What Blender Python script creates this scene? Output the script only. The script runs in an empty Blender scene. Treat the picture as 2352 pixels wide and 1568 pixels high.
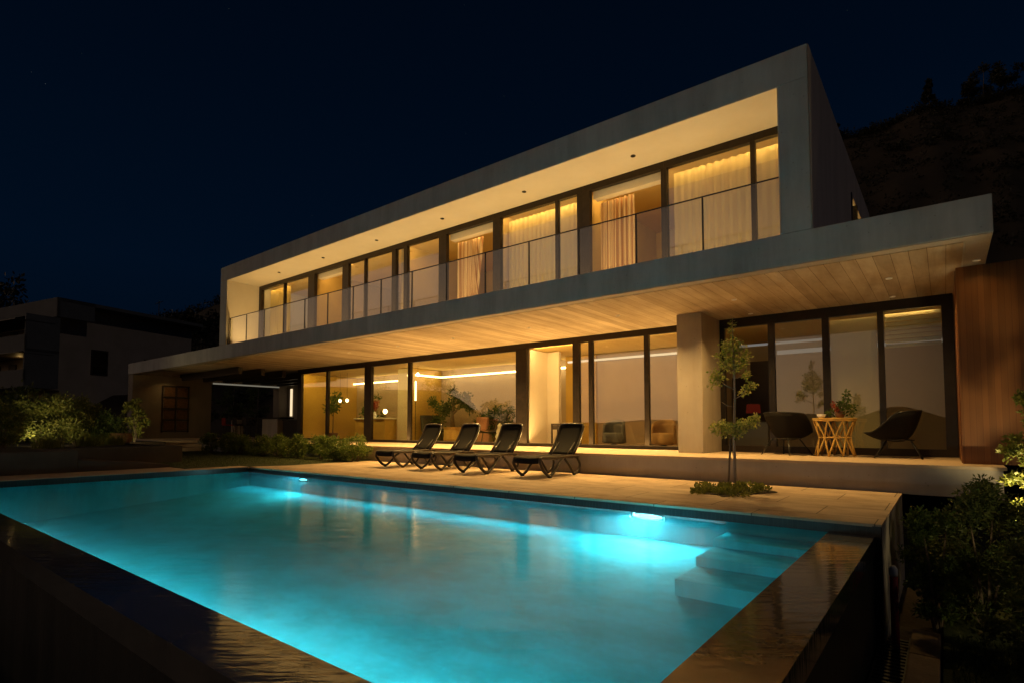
import bpy, math, random
import numpy as np
from mathutils import Vector, Matrix
R = math.radians
sc = bpy.context.scene
COL = sc.collection
rng = np.random.default_rng(7)
random.seed(7)

# ------------------------------------------------------------------ materials
def mat(name):
    m = bpy.data.materials.new(name); m.use_nodes = True
    nt = m.node_tree; nt.nodes.clear()
    out = nt.nodes.new('ShaderNodeOutputMaterial')
    return m, nt, out

def N(nt, t, **kw):
    n = nt.nodes.new('ShaderNode' + t)
    for k, v in kw.items():
        if k in n.inputs.keys(): n.inputs[k].default_value = v
        else: setattr(n, k, v)
    return n

def coords(nt, scale=(1, 1, 1), kind='Object', rot=(0, 0, 0)):
    tc = N(nt, 'TexCoord'); mp = N(nt, 'Mapping')
    mp.inputs['Scale'].default_value = scale; mp.inputs['Rotation'].default_value = rot
    nt.links.new(tc.outputs[kind], mp.inputs['Vector'])
    return mp.outputs['Vector']

def coords_t(nt, scale, ang):
    """object coordinates turned by ang about Z first, then stretched"""
    tc = N(nt, 'TexCoord'); mp = N(nt, 'Mapping'); mp.vector_type = 'TEXTURE'
    mp.inputs['Scale'].default_value = tuple(1 / q for q in scale); mp.inputs['Rotation'].default_value = (0, 0, ang)
    nt.links.new(tc.outputs['Object'], mp.inputs['Vector'])
    return mp.outputs['Vector']

def ramp(nt, fac, stops):
    r = N(nt, 'ValToRGB'); e = r.color_ramp.elements
    while len(e) > 1: e.remove(e[-1])
    e[0].position = stops[0][0]; e[0].color = (*stops[0][1], 1)
    for p, c in stops[1:]:
        x = e.new(p); x.color = (*c, 1)
    nt.links.new(fac, r.inputs['Fac'])
    return r.outputs['Color']

def surf(name, c1, c2, scale=(3, 3, 3), rough=.7, detail=6, bump=0.0, bscale=None, spec=.3, metallic=0.0, coat=0.0, lo=.3, hi=.7):
    m, nt, out = mat(name)
    v = coords(nt, scale)
    nz = N(nt, 'TexNoise', Scale=1.0, Detail=detail, Roughness=.6)
    nt.links.new(v, nz.inputs['Vector'])
    col = ramp(nt, nz.outputs['Fac'], [(lo, c1), (hi, c2)])
    b = N(nt, 'BsdfPrincipled', Roughness=rough, Metallic=metallic)
    b.inputs['Specular IOR Level'].default_value = spec
    b.inputs['Coat Weight'].default_value = coat
    nt.links.new(col, b.inputs['Base Color'])
    if bump:
        n2 = N(nt, 'TexNoise', Scale=1.0, Detail=4)
        v2 = coords(nt, bscale or tuple(s * 6 for s in scale))
        nt.links.new(v2, n2.inputs['Vector'])
        bp = N(nt, 'Bump', Strength=bump, Distance=.02)
        nt.links.new(n2.outputs['Fac'], bp.inputs['Height'])
        nt.links.new(bp.outputs['Normal'], b.inputs['Normal'])
    nt.links.new(b.outputs['BSDF'], out.inputs['Surface'])
    return m

def emit(name, col, s):
    m, nt, out = mat(name)
    e = N(nt, 'Emission', Strength=s); e.inputs['Color'].default_value = (*col, 1)
    nt.links.new(e.outputs['Emission'], out.inputs['Surface'])
    return m

def schlick(nt, r0, k=5.0, top=1.0):
    lw = N(nt, 'LayerWeight', Blend=.5)
    p = N(nt, 'Math', operation='POWER'); p.inputs[1].default_value = k
    nt.links.new(lw.outputs['Facing'], p.inputs[0])
    a = N(nt, 'Math', operation='MULTIPLY_ADD'); a.inputs[1].default_value = top - r0; a.inputs[2].default_value = r0
    nt.links.new(p.outputs[0], a.inputs[0])
    return a.outputs[0]

def glass(name, tint, r0, rough=0.0):
    m, nt, out = mat(name)
    t = N(nt, 'BsdfTransparent'); t.inputs['Color'].default_value = (*tint, 1)
    g = N(nt, 'BsdfGlossy', Roughness=rough); g.inputs['Color'].default_value = (.95, .97, 1, 1)
    mx = N(nt, 'MixShader')
    nt.links.new(schlick(nt, r0), mx.inputs['Fac'])
    nt.links.new(t.outputs[0], mx.inputs[1]); nt.links.new(g.outputs[0], mx.inputs[2])
    nt.links.new(mx.outputs[0], out.inputs['Surface'])
    return m

def concrete(name, c1, c2, stain=.6, boards=False, across=.21):
    """cast concrete: cloudy tone, vertical run stains, pores; boards=True adds plank imprints along Y"""
    m, nt, out = mat(name)
    v = coords(nt, (.8, .8, .8)); nz = N(nt, 'TexNoise', Scale=1.0, Detail=8, Roughness=.65); nt.links.new(v, nz.inputs['Vector'])
    base = ramp(nt, nz.outputs['Fac'], [(.28, c1), (.72, c2)])
    b = N(nt, 'BsdfPrincipled', Roughness=.8); b.inputs['Specular IOR Level'].default_value = .2
    if boards:
        tc = N(nt, 'TexCoord'); sp = N(nt, 'SeparateXYZ'); nt.links.new(tc.outputs['Object'], sp.inputs[0])
        dv = N(nt, 'Math', operation='DIVIDE'); dv.inputs[1].default_value = across; nt.links.new(sp.outputs['X'], dv.inputs[0])
        fl = N(nt, 'Math', operation='FLOOR'); nt.links.new(dv.outputs[0], fl.inputs[0])
        fr = N(nt, 'Math', operation='FRACT'); nt.links.new(dv.outputs[0], fr.inputs[0])
        wn = N(nt, 'TexWhiteNoise', noise_dimensions='1D'); nt.links.new(fl.outputs[0], wn.inputs['W'])
        v2 = coords(nt, (3.2, .4, 1)); n2 = N(nt, 'TexNoise', Scale=1.0, Detail=7, Roughness=.7, Distortion=.4); nt.links.new(v2, n2.inputs['Vector'])
        grain = ramp(nt, n2.outputs['Fac'], [(.34, (.66, .6, .54)), (.6, (1.06, 1.05, 1.04))])
        tone = ramp(nt, wn.outputs['Value'], [(0, (.78, .76, .74)), (1, (1.08, 1.08, 1.08))])
        m1 = N(nt, 'MixRGB', blend_type='MULTIPLY', Fac=.85); nt.links.new(base, m1.inputs[1]); nt.links.new(grain, m1.inputs[2])
        m2 = N(nt, 'MixRGB', blend_type='MULTIPLY', Fac=1.0); nt.links.new(m1.outputs[0], m2.inputs[1]); nt.links.new(tone, m2.inputs[2])
        gp = N(nt, 'Math', operation='LESS_THAN'); gp.inputs[1].default_value = .03; nt.links.new(fr.outputs[0], gp.inputs[0])
        m3 = N(nt, 'MixRGB', blend_type='MULTIPLY'); nt.links.new(gp.outputs[0], m3.inputs[0]); nt.links.new(m2.outputs[0], m3.inputs[1]); m3.inputs[2].default_value = (.34, .26, .18, 1)
        base = m3.outputs[0]
        hb = N(nt, 'Math', operation='SUBTRACT'); nt.links.new(n2.outputs['Fac'], hb.inputs[0]); nt.links.new(gp.outputs[0], hb.inputs[1])
        bp = N(nt, 'Bump', Strength=.35, Distance=.01); nt.links.new(hb.outputs[0], bp.inputs['Height']); nt.links.new(bp.outputs[0], b.inputs['Normal'])
    else:
        v2 = coords(nt, (2.2, 2.2, .3)); n2 = N(nt, 'TexNoise', Scale=1.0, Detail=5, Roughness=.7); nt.links.new(v2, n2.inputs['Vector'])
        st = ramp(nt, n2.outputs['Fac'], [(.36, (.5, .48, .46)), (.6, (1, 1, 1))])
        m1 = N(nt, 'MixRGB', blend_type='MULTIPLY', Fac=stain); nt.links.new(base, m1.inputs[1]); nt.links.new(st, m1.inputs[2])
        vo = N(nt, 'TexVoronoi', Scale=1.0, feature='F1'); v3 = coords(nt, (7, 7, 7)); nt.links.new(v3, vo.inputs['Vector'])
        pt = ramp(nt, vo.outputs['Distance'], [(.05, (.55, .53, .5)), (.1, (1, 1, 1))])
        m2 = N(nt, 'MixRGB', blend_type='MULTIPLY', Fac=.6); nt.links.new(m1.outputs[0], m2.inputs[1]); nt.links.new(pt, m2.inputs[2])
        base = m2.outputs[0]
        n4 = N(nt, 'TexNoise', Scale=1.0, Detail=5); v4 = coords(nt, (14, 14, 14)); nt.links.new(v4, n4.inputs['Vector'])
        bp = N(nt, 'Bump', Strength=.15, Distance=.01); nt.links.new(n4.outputs['Fac'], bp.inputs['Height']); nt.links.new(bp.outputs[0], b.inputs['Normal'])
    nt.links.new(base, b.inputs['Base Color']); nt.links.new(b.outputs[0], out.inputs['Surface'])
    return m

def tiles(name, c1, c2, joint, w, h, gap=.004, rough=.6, spec=.3, off=.5, bump=.3):
    m, nt, out = mat(name)
    v = coords(nt, (1, 1, 1))
    br = N(nt, 'TexBrick', Scale=1.0); br.offset = off
    br.inputs['Color1'].default_value = (*c1, 1); br.inputs['Color2'].default_value = (*c2, 1); br.inputs['Mortar'].default_value = (*joint, 1)
    br.inputs['Mortar Size'].default_value = gap; br.inputs['Brick Width'].default_value = w; br.inputs['Row Height'].default_value = h
    br.inputs['Mortar Smooth'].default_value = .2
    nt.links.new(v, br.inputs['Vector'])
    nz = N(nt, 'TexNoise', Scale=1.0, Detail=8, Roughness=.7); v2 = coords(nt, (1.6, 2.6, 1)); nt.links.new(v2, nz.inputs['Vector'])
    st = ramp(nt, nz.outputs['Fac'], [(.32, (.56, .5, .44)), (.6, (1.06, 1.05, 1.04))])
    mx = N(nt, 'MixRGB', blend_type='MULTIPLY', Fac=.8); nt.links.new(br.outputs['Color'], mx.inputs[1]); nt.links.new(st, mx.inputs[2])
    b = N(nt, 'BsdfPrincipled', Roughness=rough); b.inputs['Specular IOR Level'].default_value = spec
    nt.links.new(mx.outputs[0], b.inputs['Base Color'])
    n4 = N(nt, 'TexNoise', Scale=1.0, Detail=5); v4 = coords(nt, (20, 20, 20)); nt.links.new(v4, n4.inputs['Vector'])
    sub = N(nt, 'Math', operation='SUBTRACT'); nt.links.new(n4.outputs['Fac'], sub.inputs[0]); nt.links.new(br.outputs['Fac'], sub.inputs[1])
    bp = N(nt, 'Bump', Strength=bump, Distance=.006); nt.links.new(sub.outputs[0], bp.inputs['Height']); nt.links.new(bp.outputs[0], b.inputs['Normal'])
    nt.links.new(b.outputs[0], out.inputs['Surface'])
    return m

def planks(name, c1, c2, width, axis='X', rough=.5):
    """vertical timber boards"""
    m, nt, out = mat(name)
    tc = N(nt, 'TexCoord'); sp = N(nt, 'SeparateXYZ'); nt.links.new(tc.outputs['Object'], sp.inputs[0])
    dv = N(nt, 'Math', operation='DIVIDE'); dv.inputs[1].default_value = width; nt.links.new(sp.outputs[axis], dv.inputs[0])
    fl = N(nt, 'Math', operation='FLOOR'); nt.links.new(dv.outputs[0], fl.inputs[0])
    fr = N(nt, 'Math', operation='FRACT'); nt.links.new(dv.outputs[0], fr.inputs[0])
    wn = N(nt, 'TexWhiteNoise', noise_dimensions='1D'); nt.links.new(fl.outputs[0], wn.inputs['W'])
    v = coords(nt, (22, 22, .9)); nz = N(nt, 'TexNoise', Scale=1.0, Detail=6, Roughness=.65, Distortion=.5); nt.links.new(v, nz.inputs['Vector'])
    col = ramp(nt, nz.outputs['Fac'], [(.3, c1), (.7, c2)])
    tone = ramp(nt, wn.outputs['Value'], [(0, (.86, .84, .82)), (1, (1.08, 1.07, 1.06))])
    m2 = N(nt, 'MixRGB', blend_type='MULTIPLY', Fac=1.0); nt.links.new(col, m2.inputs[1]); nt.links.new(tone, m2.inputs[2])
    gp = N(nt, 'Math', operation='LESS_THAN'); gp.inputs[1].default_value = .04; nt.links.new(fr.outputs[0], gp.inputs[0])
    m3 = N(nt, 'MixRGB', blend_type='MIX'); nt.links.new(gp.outputs[0], m3.inputs[0]); nt.links.new(m2.outputs[0], m3.inputs[1]); m3.inputs[2].default_value = (.09, .03, .01, 1)
    b = N(nt, 'BsdfPrincipled', Roughness=rough); b.inputs['Specular IOR Level'].default_value = .35
    nt.links.new(m3.outputs[0], b.inputs['Base Color'])
    nt.links.new(b.outputs[0], out.inputs['Surface'])
    return m

def leafmat(name, c1, c2, trans=.35):
    m, nt, out = mat(name)
    oi = N(nt, 'NewGeometry')
    col = ramp(nt, oi.outputs['Random Per Island'], [(0, c1), (1, c2)])
    d = N(nt, 'BsdfPrincipled', Roughness=.5); d.inputs['Specular IOR Level'].default_value = .25
    t = N(nt, 'BsdfTranslucent'); mx = N(nt, 'MixShader', Fac=trans)
    nt.links.new(col, d.inputs['Base Color']); nt.links.new(col, t.inputs['Color'])
    nt.links.new(d.outputs[0], mx.inputs[1]); nt.links.new(t.outputs[0], mx.inputs[2])
    nt.links.new(mx.outputs[0], out.inputs['Surface'])
    return m

def fabric(name, c1, c2, trans=.4, freq=0):
    m, nt, out = mat(name)
    if freq:
        tc = N(nt, 'TexCoord'); sp = N(nt, 'SeparateXYZ'); nt.links.new(tc.outputs['Object'], sp.inputs[0])
        ml = N(nt, 'Math', operation='MULTIPLY'); ml.inputs[1].default_value = freq; nt.links.new(sp.outputs['X'], ml.inputs[0])
        nz = N(nt, 'TexNoise', noise_dimensions='1D', Scale=1.0, Detail=3); nt.links.new(ml.outputs[0], nz.inputs['W'])
        f = nz.outputs['Fac']
    else:
        v = coords(nt, (14, 14, .8)); nz = N(nt, 'TexNoise', Scale=1.0, Detail=3); nt.links.new(v, nz.inputs['Vector']); f = nz.outputs['Fac']
    col = ramp(nt, f, [(.38, c1), (.62, c2)])
    d = N(nt, 'BsdfDiffuse'); t = N(nt, 'BsdfTranslucent'); mx = N(nt, 'MixShader', Fac=trans)
    nt.links.new(col, d.inputs['Color']); nt.links.new(col, t.inputs['Color'])
    nt.links.new(d.outputs[0], mx.inputs[1]); nt.links.new(t.outputs[0], mx.inputs[2])
    nt.links.new(mx.outputs[0], out.inputs['Surface'])
    return m

def sheer(name, c, opacity):
    m, nt, out = mat(name)
    d = N(nt, 'BsdfDiffuse'); d.inputs['Color'].default_value = (*c, 1)
    t = N(nt, 'BsdfTranslucent'); t.inputs['Color'].default_value = (*c, 1)
    a = N(nt, 'MixShader', Fac=.5); tr = N(nt, 'BsdfTransparent'); mx = N(nt, 'MixShader', Fac=opacity)
    nt.links.new(d.outputs[0], a.inputs[1]); nt.links.new(t.outputs[0], a.inputs[2])
    nt.links.new(tr.outputs[0], mx.inputs[1]); nt.links.new(a.outputs[0], mx.inputs[2])
    nt.links.new(mx.outputs[0], out.inputs['Surface'])
    return m

def water_mat():
    m, nt, out = mat('pool water surface')
    v = coords_t(nt, (.8, 3.0, 1), R(32)); nz = N(nt, 'TexNoise', Scale=1.0, Detail=3, Roughness=.5); nt.links.new(v, nz.inputs['Vector'])
    v2 = coords_t(nt, (2.6, 11, 1), R(42)); n2 = N(nt, 'TexNoise', Scale=1.0, Detail=2); nt.links.new(v2, n2.inputs['Vector'])
    ad = N(nt, 'Math', operation='MULTIPLY_ADD'); ad.inputs[1].default_value = .3; nt.links.new(n2.outputs['Fac'], ad.inputs[0]); nt.links.new(nz.outputs['Fac'], ad.inputs[2])
    bp = N(nt, 'Bump', Strength=.22, Distance=.025); nt.links.new(ad.outputs[0], bp.inputs['Height'])
    t = N(nt, 'BsdfTransparent'); t.inputs['Color'].default_value = (.33, .93, 1, 1)
    g = N(nt, 'BsdfGlossy', Roughness=.14); nt.links.new(bp.outputs[0], g.inputs['Normal'])
    mx = N(nt, 'MixShader'); nt.links.new(schlick(nt, .02, 5.0, .6), mx.inputs['Fac'])
    nt.links.new(t.outputs[0], mx.inputs[1]); nt.links.new(g.outputs[0], mx.inputs[2])
    nt.links.new(mx.outputs[0], out.inputs['Surface'])
    return m

def wetstone():
    m, nt, out = mat('wet dark stone')
    v = coords(nt, (2.5, 2.5, 2.5)); nz = N(nt, 'TexNoise', Scale=1.0, Detail=7, Roughness=.7); nt.links.new(v, nz.inputs['Vector'])
    col = ramp(nt, nz.outputs['Fac'], [(.3, (.03, .027, .024)), (.7, (.1, .088, .075))])
    v2 = coords_t(nt, (2.4, 17, 1), R(38)); n2 = N(nt, 'TexNoise', Scale=1.0, Detail=3, Distortion=.4); nt.links.new(v2, n2.inputs['Vector'])
    bp = N(nt, 'Bump', Strength=.09, Distance=.02); nt.links.new(n2.outputs['Fac'], bp.inputs['Height'])
    b = N(nt, 'BsdfPrincipled', Roughness=.5); b.inputs['Specular IOR Level'].default_value = .3
    nt.links.new(col, b.inputs['Base Color'])
    g = N(nt, 'BsdfGlossy', Roughness=.06); g.inputs['Color'].default_value = (.95, .95, .95, 1); nt.links.new(bp.outputs[0], g.inputs['Normal'])
    mx = N(nt, 'MixShader'); nt.links.new(schlick(nt, .06, 3.2, .9), mx.inputs['Fac'])
    nt.links.new(b.outputs['BSDF'], mx.inputs[1]); nt.links.new(g.outputs[0], mx.inputs[2]); nt.links.new(mx.outputs[0], out.inputs['Surface'])
    return m

M = {}
M['conc'] = concrete('cast concrete', (.4, .395, .38), (.56, .55, .52), stain=.4)
M['conc_dark'] = concrete('side wall render', (.5, .42, .38), (.6, .5, .45), stain=.3)
M['board'] = concrete('board marked concrete', (.4, .325, .235), (.56, .465, .35), boards=True)
M['conc_warm'] = concrete('smooth concrete', (.33, .29, .25), (.42, .37, .32), stain=.25)
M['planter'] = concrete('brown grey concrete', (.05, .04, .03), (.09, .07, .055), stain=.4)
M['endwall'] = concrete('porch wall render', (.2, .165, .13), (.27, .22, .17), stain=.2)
M['plaster'] = surf('cream plaster', (.6, .54, .44), (.66, .6, .5), (1.5,) * 3, rough=.85, bump=.05)
M['plaster_pink'] = surf('pale rose plaster', (.36, .28, .2), (.42, .33, .24), (1.2,) * 3, rough=.8)
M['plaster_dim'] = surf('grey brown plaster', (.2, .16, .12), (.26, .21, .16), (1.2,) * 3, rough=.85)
M['amber'] = surf('amber painted wall', (.46, .3, .07), (.54, .36, .09), (1.2,) * 3, rough=.7)
M['tanwall'] = surf('sand plaster', (.36, .29, .2), (.42, .34, .24), (1.2,) * 3, rough=.85)
M['ochre'] = surf('brown ochre wall', (.33, .23, .08), (.4, .28, .1), (1.2,) * 3, rough=.85)
M['ceiling'] = surf('ochre ceiling paint', (.6, .43, .16), (.64, .47, .19), (1,) * 3, rough=.8)
M['alu'] = surf('bronze anodised aluminium', (.028, .021, .016), (.04, .03, .023), (8,) * 3, rough=.42, metallic=.5)
M['steel'] = surf('dark steel', (.03, .03, .03), (.05, .05, .05), (8,) * 3, rough=.4, metallic=.7)
M['glass'] = glass('window glass', (.95, .95, .9), .125)
M['railglass'] = glass('rail glass', (.95, .96, .95), .05)
M['smoke'] = glass('smoked glass', (.3, .28, .26), .12)
M['sheer'] = sheer('sheer voile', (.88, .75, .42), .8)
M['sheer2'] = sheer('ochre voile', (.8, .62, .2), .85)
M['blind'] = sheer('pale roller blind cloth', (.7, .66, .5), .9)
M['drape'] = fabric('striped linen', (.45, .25, .13), (.82, .66, .42), .3, freq=26)
M['oak'] = surf('light timber floor', (.32, .2, .1), (.4, .26, .14), (1, 8, 1), rough=.45)
M['cedar'] = planks('red cedar boards', (.21, .08, .022), (.25, .1, .03), .075)
M['deck'] = tiles('sandstone paving', (.48, .36, .24), (.57, .44, .31), (.14, .1, .06), 1.2, .8, gap=.007, rough=.62)
M['coping'] = surf('sandstone coping', (.42, .32, .22), (.52, .4, .28), (2.5,) * 3, rough=.65, bump=.15)
M['tile'] = tiles('turquoise mosaic', (.02, .48, .57), (.028, .53, .63), (.04, .46, .54), .05, .05, gap=.003, rough=.85, bump=.05, spec=.05)
M['band'] = tiles('dark mosaic band', (.012, .016, .018), (.02, .026, .028), (.03, .034, .034), .05, .05, gap=.004, rough=.3)
M['water'] = water_mat()
m, nt, out = mat('pool water body'); tr_ = N(nt, 'BsdfTransparent'); nt.links.new(tr_.outputs[0], out.inputs['Surface'])
M['waterside'] = m
for m in (M['water'], M['waterside']):
    nt = m.node_tree; vs_ = N(nt, 'VolumeScatter', Density=.13, Anisotropy=.35); vs_.inputs['Color'].default_value = (.2, .85, 1.0, 1)
    nt.links.new(vs_.outputs[0], [x for x in nt.nodes if x.type == 'OUTPUT_MATERIAL'][0].inputs['Volume'])
M['wet'] = wetstone()
M['slate'] = surf('dark slate cladding', (.02, .02, .018), (.05, .046, .04), (4, 4, .6), rough=.35, bump=.2, spec=.5)
M['lounger'] = surf('dark brown resin', (.02, .015, .012), (.028, .021, .017), (10,) * 3, rough=.28, spec=.5)
M['sling'] = surf('black sling fabric', (.007, .006, .006), (.011, .01, .01), (60,) * 3, rough=.7, bump=.1, spec=.08)
M['wicker'] = surf('black woven cord', (.006, .005, .004), (.012, .01, .008), (30, 30, 120), rough=.6, bump=.5, spec=.12)
M['rattan'] = surf('honey bamboo', (.5, .3, .07), (.62, .4, .11), (6, 6, 1.5), rough=.4)
M['white'] = surf('white glaze', (.7, .68, .64), (.76, .74, .7), (3,) * 3, rough=.3)
M['red'] = surf('dull red enamel', (.3, .03, .02), (.38, .045, .03), (3,) * 3, rough=.45)
M['redlamp'] = emit('glowing red shade', (.8, .08, .03), .06)
M['terracotta'] = surf('brown clay', (.12, .06, .035), (.18, .09, .05), (5,) * 3, rough=.7)
M['darkwood'] = surf('dark stained wood', (.02, .013, .009), (.045, .028, .018), (2, 14, 2), rough=.4)
M['stump'] = surf('pale stump wood', (.5, .32, .1), (.65, .45, .18), (5, 5, 1.2), rough=.6)
M['rose'] = surf('rose cushion cloth', (.42, .2, .15), (.5, .26, .2), (8,) * 3, rough=.9)
M['leather'] = surf('black leather', (.014, .011, .01), (.03, .024, .02), (6,) * 3, rough=.4)
M['tan'] = surf('tan upholstery', (.35, .22, .1), (.42, .27, .13), (5,) * 3, rough=.8)
M['bark'] = surf('grey brown bark', (.1, .075, .055), (.2, .155, .115), (14, 14, 3), rough=.9, bump=.5)
M['soil'] = surf('dark soil', (.025, .018, .012), (.05, .036, .024), (4,) * 3, rough=1.0, bump=.6)
M['lawn'] = surf('lawn turf', (.025, .035, .008), (.045, .055, .014), (5,) * 3, rough=1.0, bump=.5)
M['ground'] = surf('dry ground', (.03, .026, .02), (.06, .05, .035), (.5,) * 3, rough=1.0, bump=.5)
M['pave'] = tiles('grey paving slabs', (.06, .055, .05), (.075, .07, .06), (.02, .02, .02), .6, .6, gap=.012, rough=.8)
M['kerb'] = surf('kerb stone', (.2, .14, .09), (.28, .2, .13), (5,) * 3, rough=.85, bump=.3)
M['hill'] = surf('scrub hillside', (.035, .026, .016), (.075, .055, .033), (.12,) * 3, rough=1.0, bump=.6, bscale=(.5, .5, .5))
M['neigh'] = surf('grey stucco', (.3, .25, .21), (.38, .31, .26), (.8,) * 3, rough=.9, bump=.1)  # lightened to lift walls the dusk light misses
M['neigh_trim'] = surf('darkened stucco', (.1, .1, .105), (.13, .13, .135), (.8,) * 3, rough=.9)  # darkened to hold back dusk light on the neighbour's front
M['rust'] = surf('rusted iron', (.09, .045, .02), (.16, .08, .035), (9,) * 3, rough=.75, bump=.3)
M['iron'] = surf('black iron', (.02, .014, .01), (.035, .025, .018), (9,) * 3, rough=.6)
M['leaf'] = leafmat('green leaves', (.04, .08, .015), (.11, .15, .035))
M['leaf_y'] = leafmat('yellow green leaves', (.12, .15, .025), (.26, .26, .06), .4)
M['leaf_d'] = leafmat('dark green leaves', (.035, .06, .014), (.11, .13, .035))
M['leaf_s'] = leafmat('silvery olive leaves', (.08, .11, .022), (.2, .2, .05))
M['leaf_r'] = leafmat('bronze tipped leaves', (.15, .24, .045), (.44, .42, .15), .45)
M['birch'] = surf('pale young bark', (.28, .22, .17), (.42, .34, .27), (14, 14, 5), rough=.8, bump=.3)
M['scrub'] = leafmat('hillside scrub leaves', (.012, .014, .007), (.035, .033, .016), .1)
M['leaf_h'] = leafmat('hedge leaves', (.06, .12, .015), (.19, .22, .05), .35)
M['petal'] = leafmat('red petals', (.22, .03, .015), (.4, .08, .03))
M['grassblade'] = leafmat('grass blades', (.03, .045, .008), (.07, .085, .018))
WARM = (1.0, .6, .18)
GOLD = (1.0, .64, .14)
M['led'] = emit('warm light strip', (1.0, .72, .3), 9.0)
M['led_soft'] = emit('soft light strip', (1.0, .76, .46), 1.1)
M['led_dim'] = emit('dim light strip', (1.0, .9, .68), .17)
M['mirror_glow'] = emit('mirrored band glow', (1.0, .9, .78), .16)  # glow standing in for bands reflected in the right room glass
M['bulb'] = emit('lit bulb', (1.0, .72, .35), 14.0)
M['lens'] = emit('downlight lens', (1.0, .75, .4), .5)
M['poollens'] = emit('pool light lens', (.9, .98, 1.0), 1.3)
M['added_poolstrip'] = emit('added pool strip lens', (.8, .97, 1.0), 3.0)
M['gardenlens'] = emit('garden spot lens', (1.0, .8, .45), 8.0)

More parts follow.
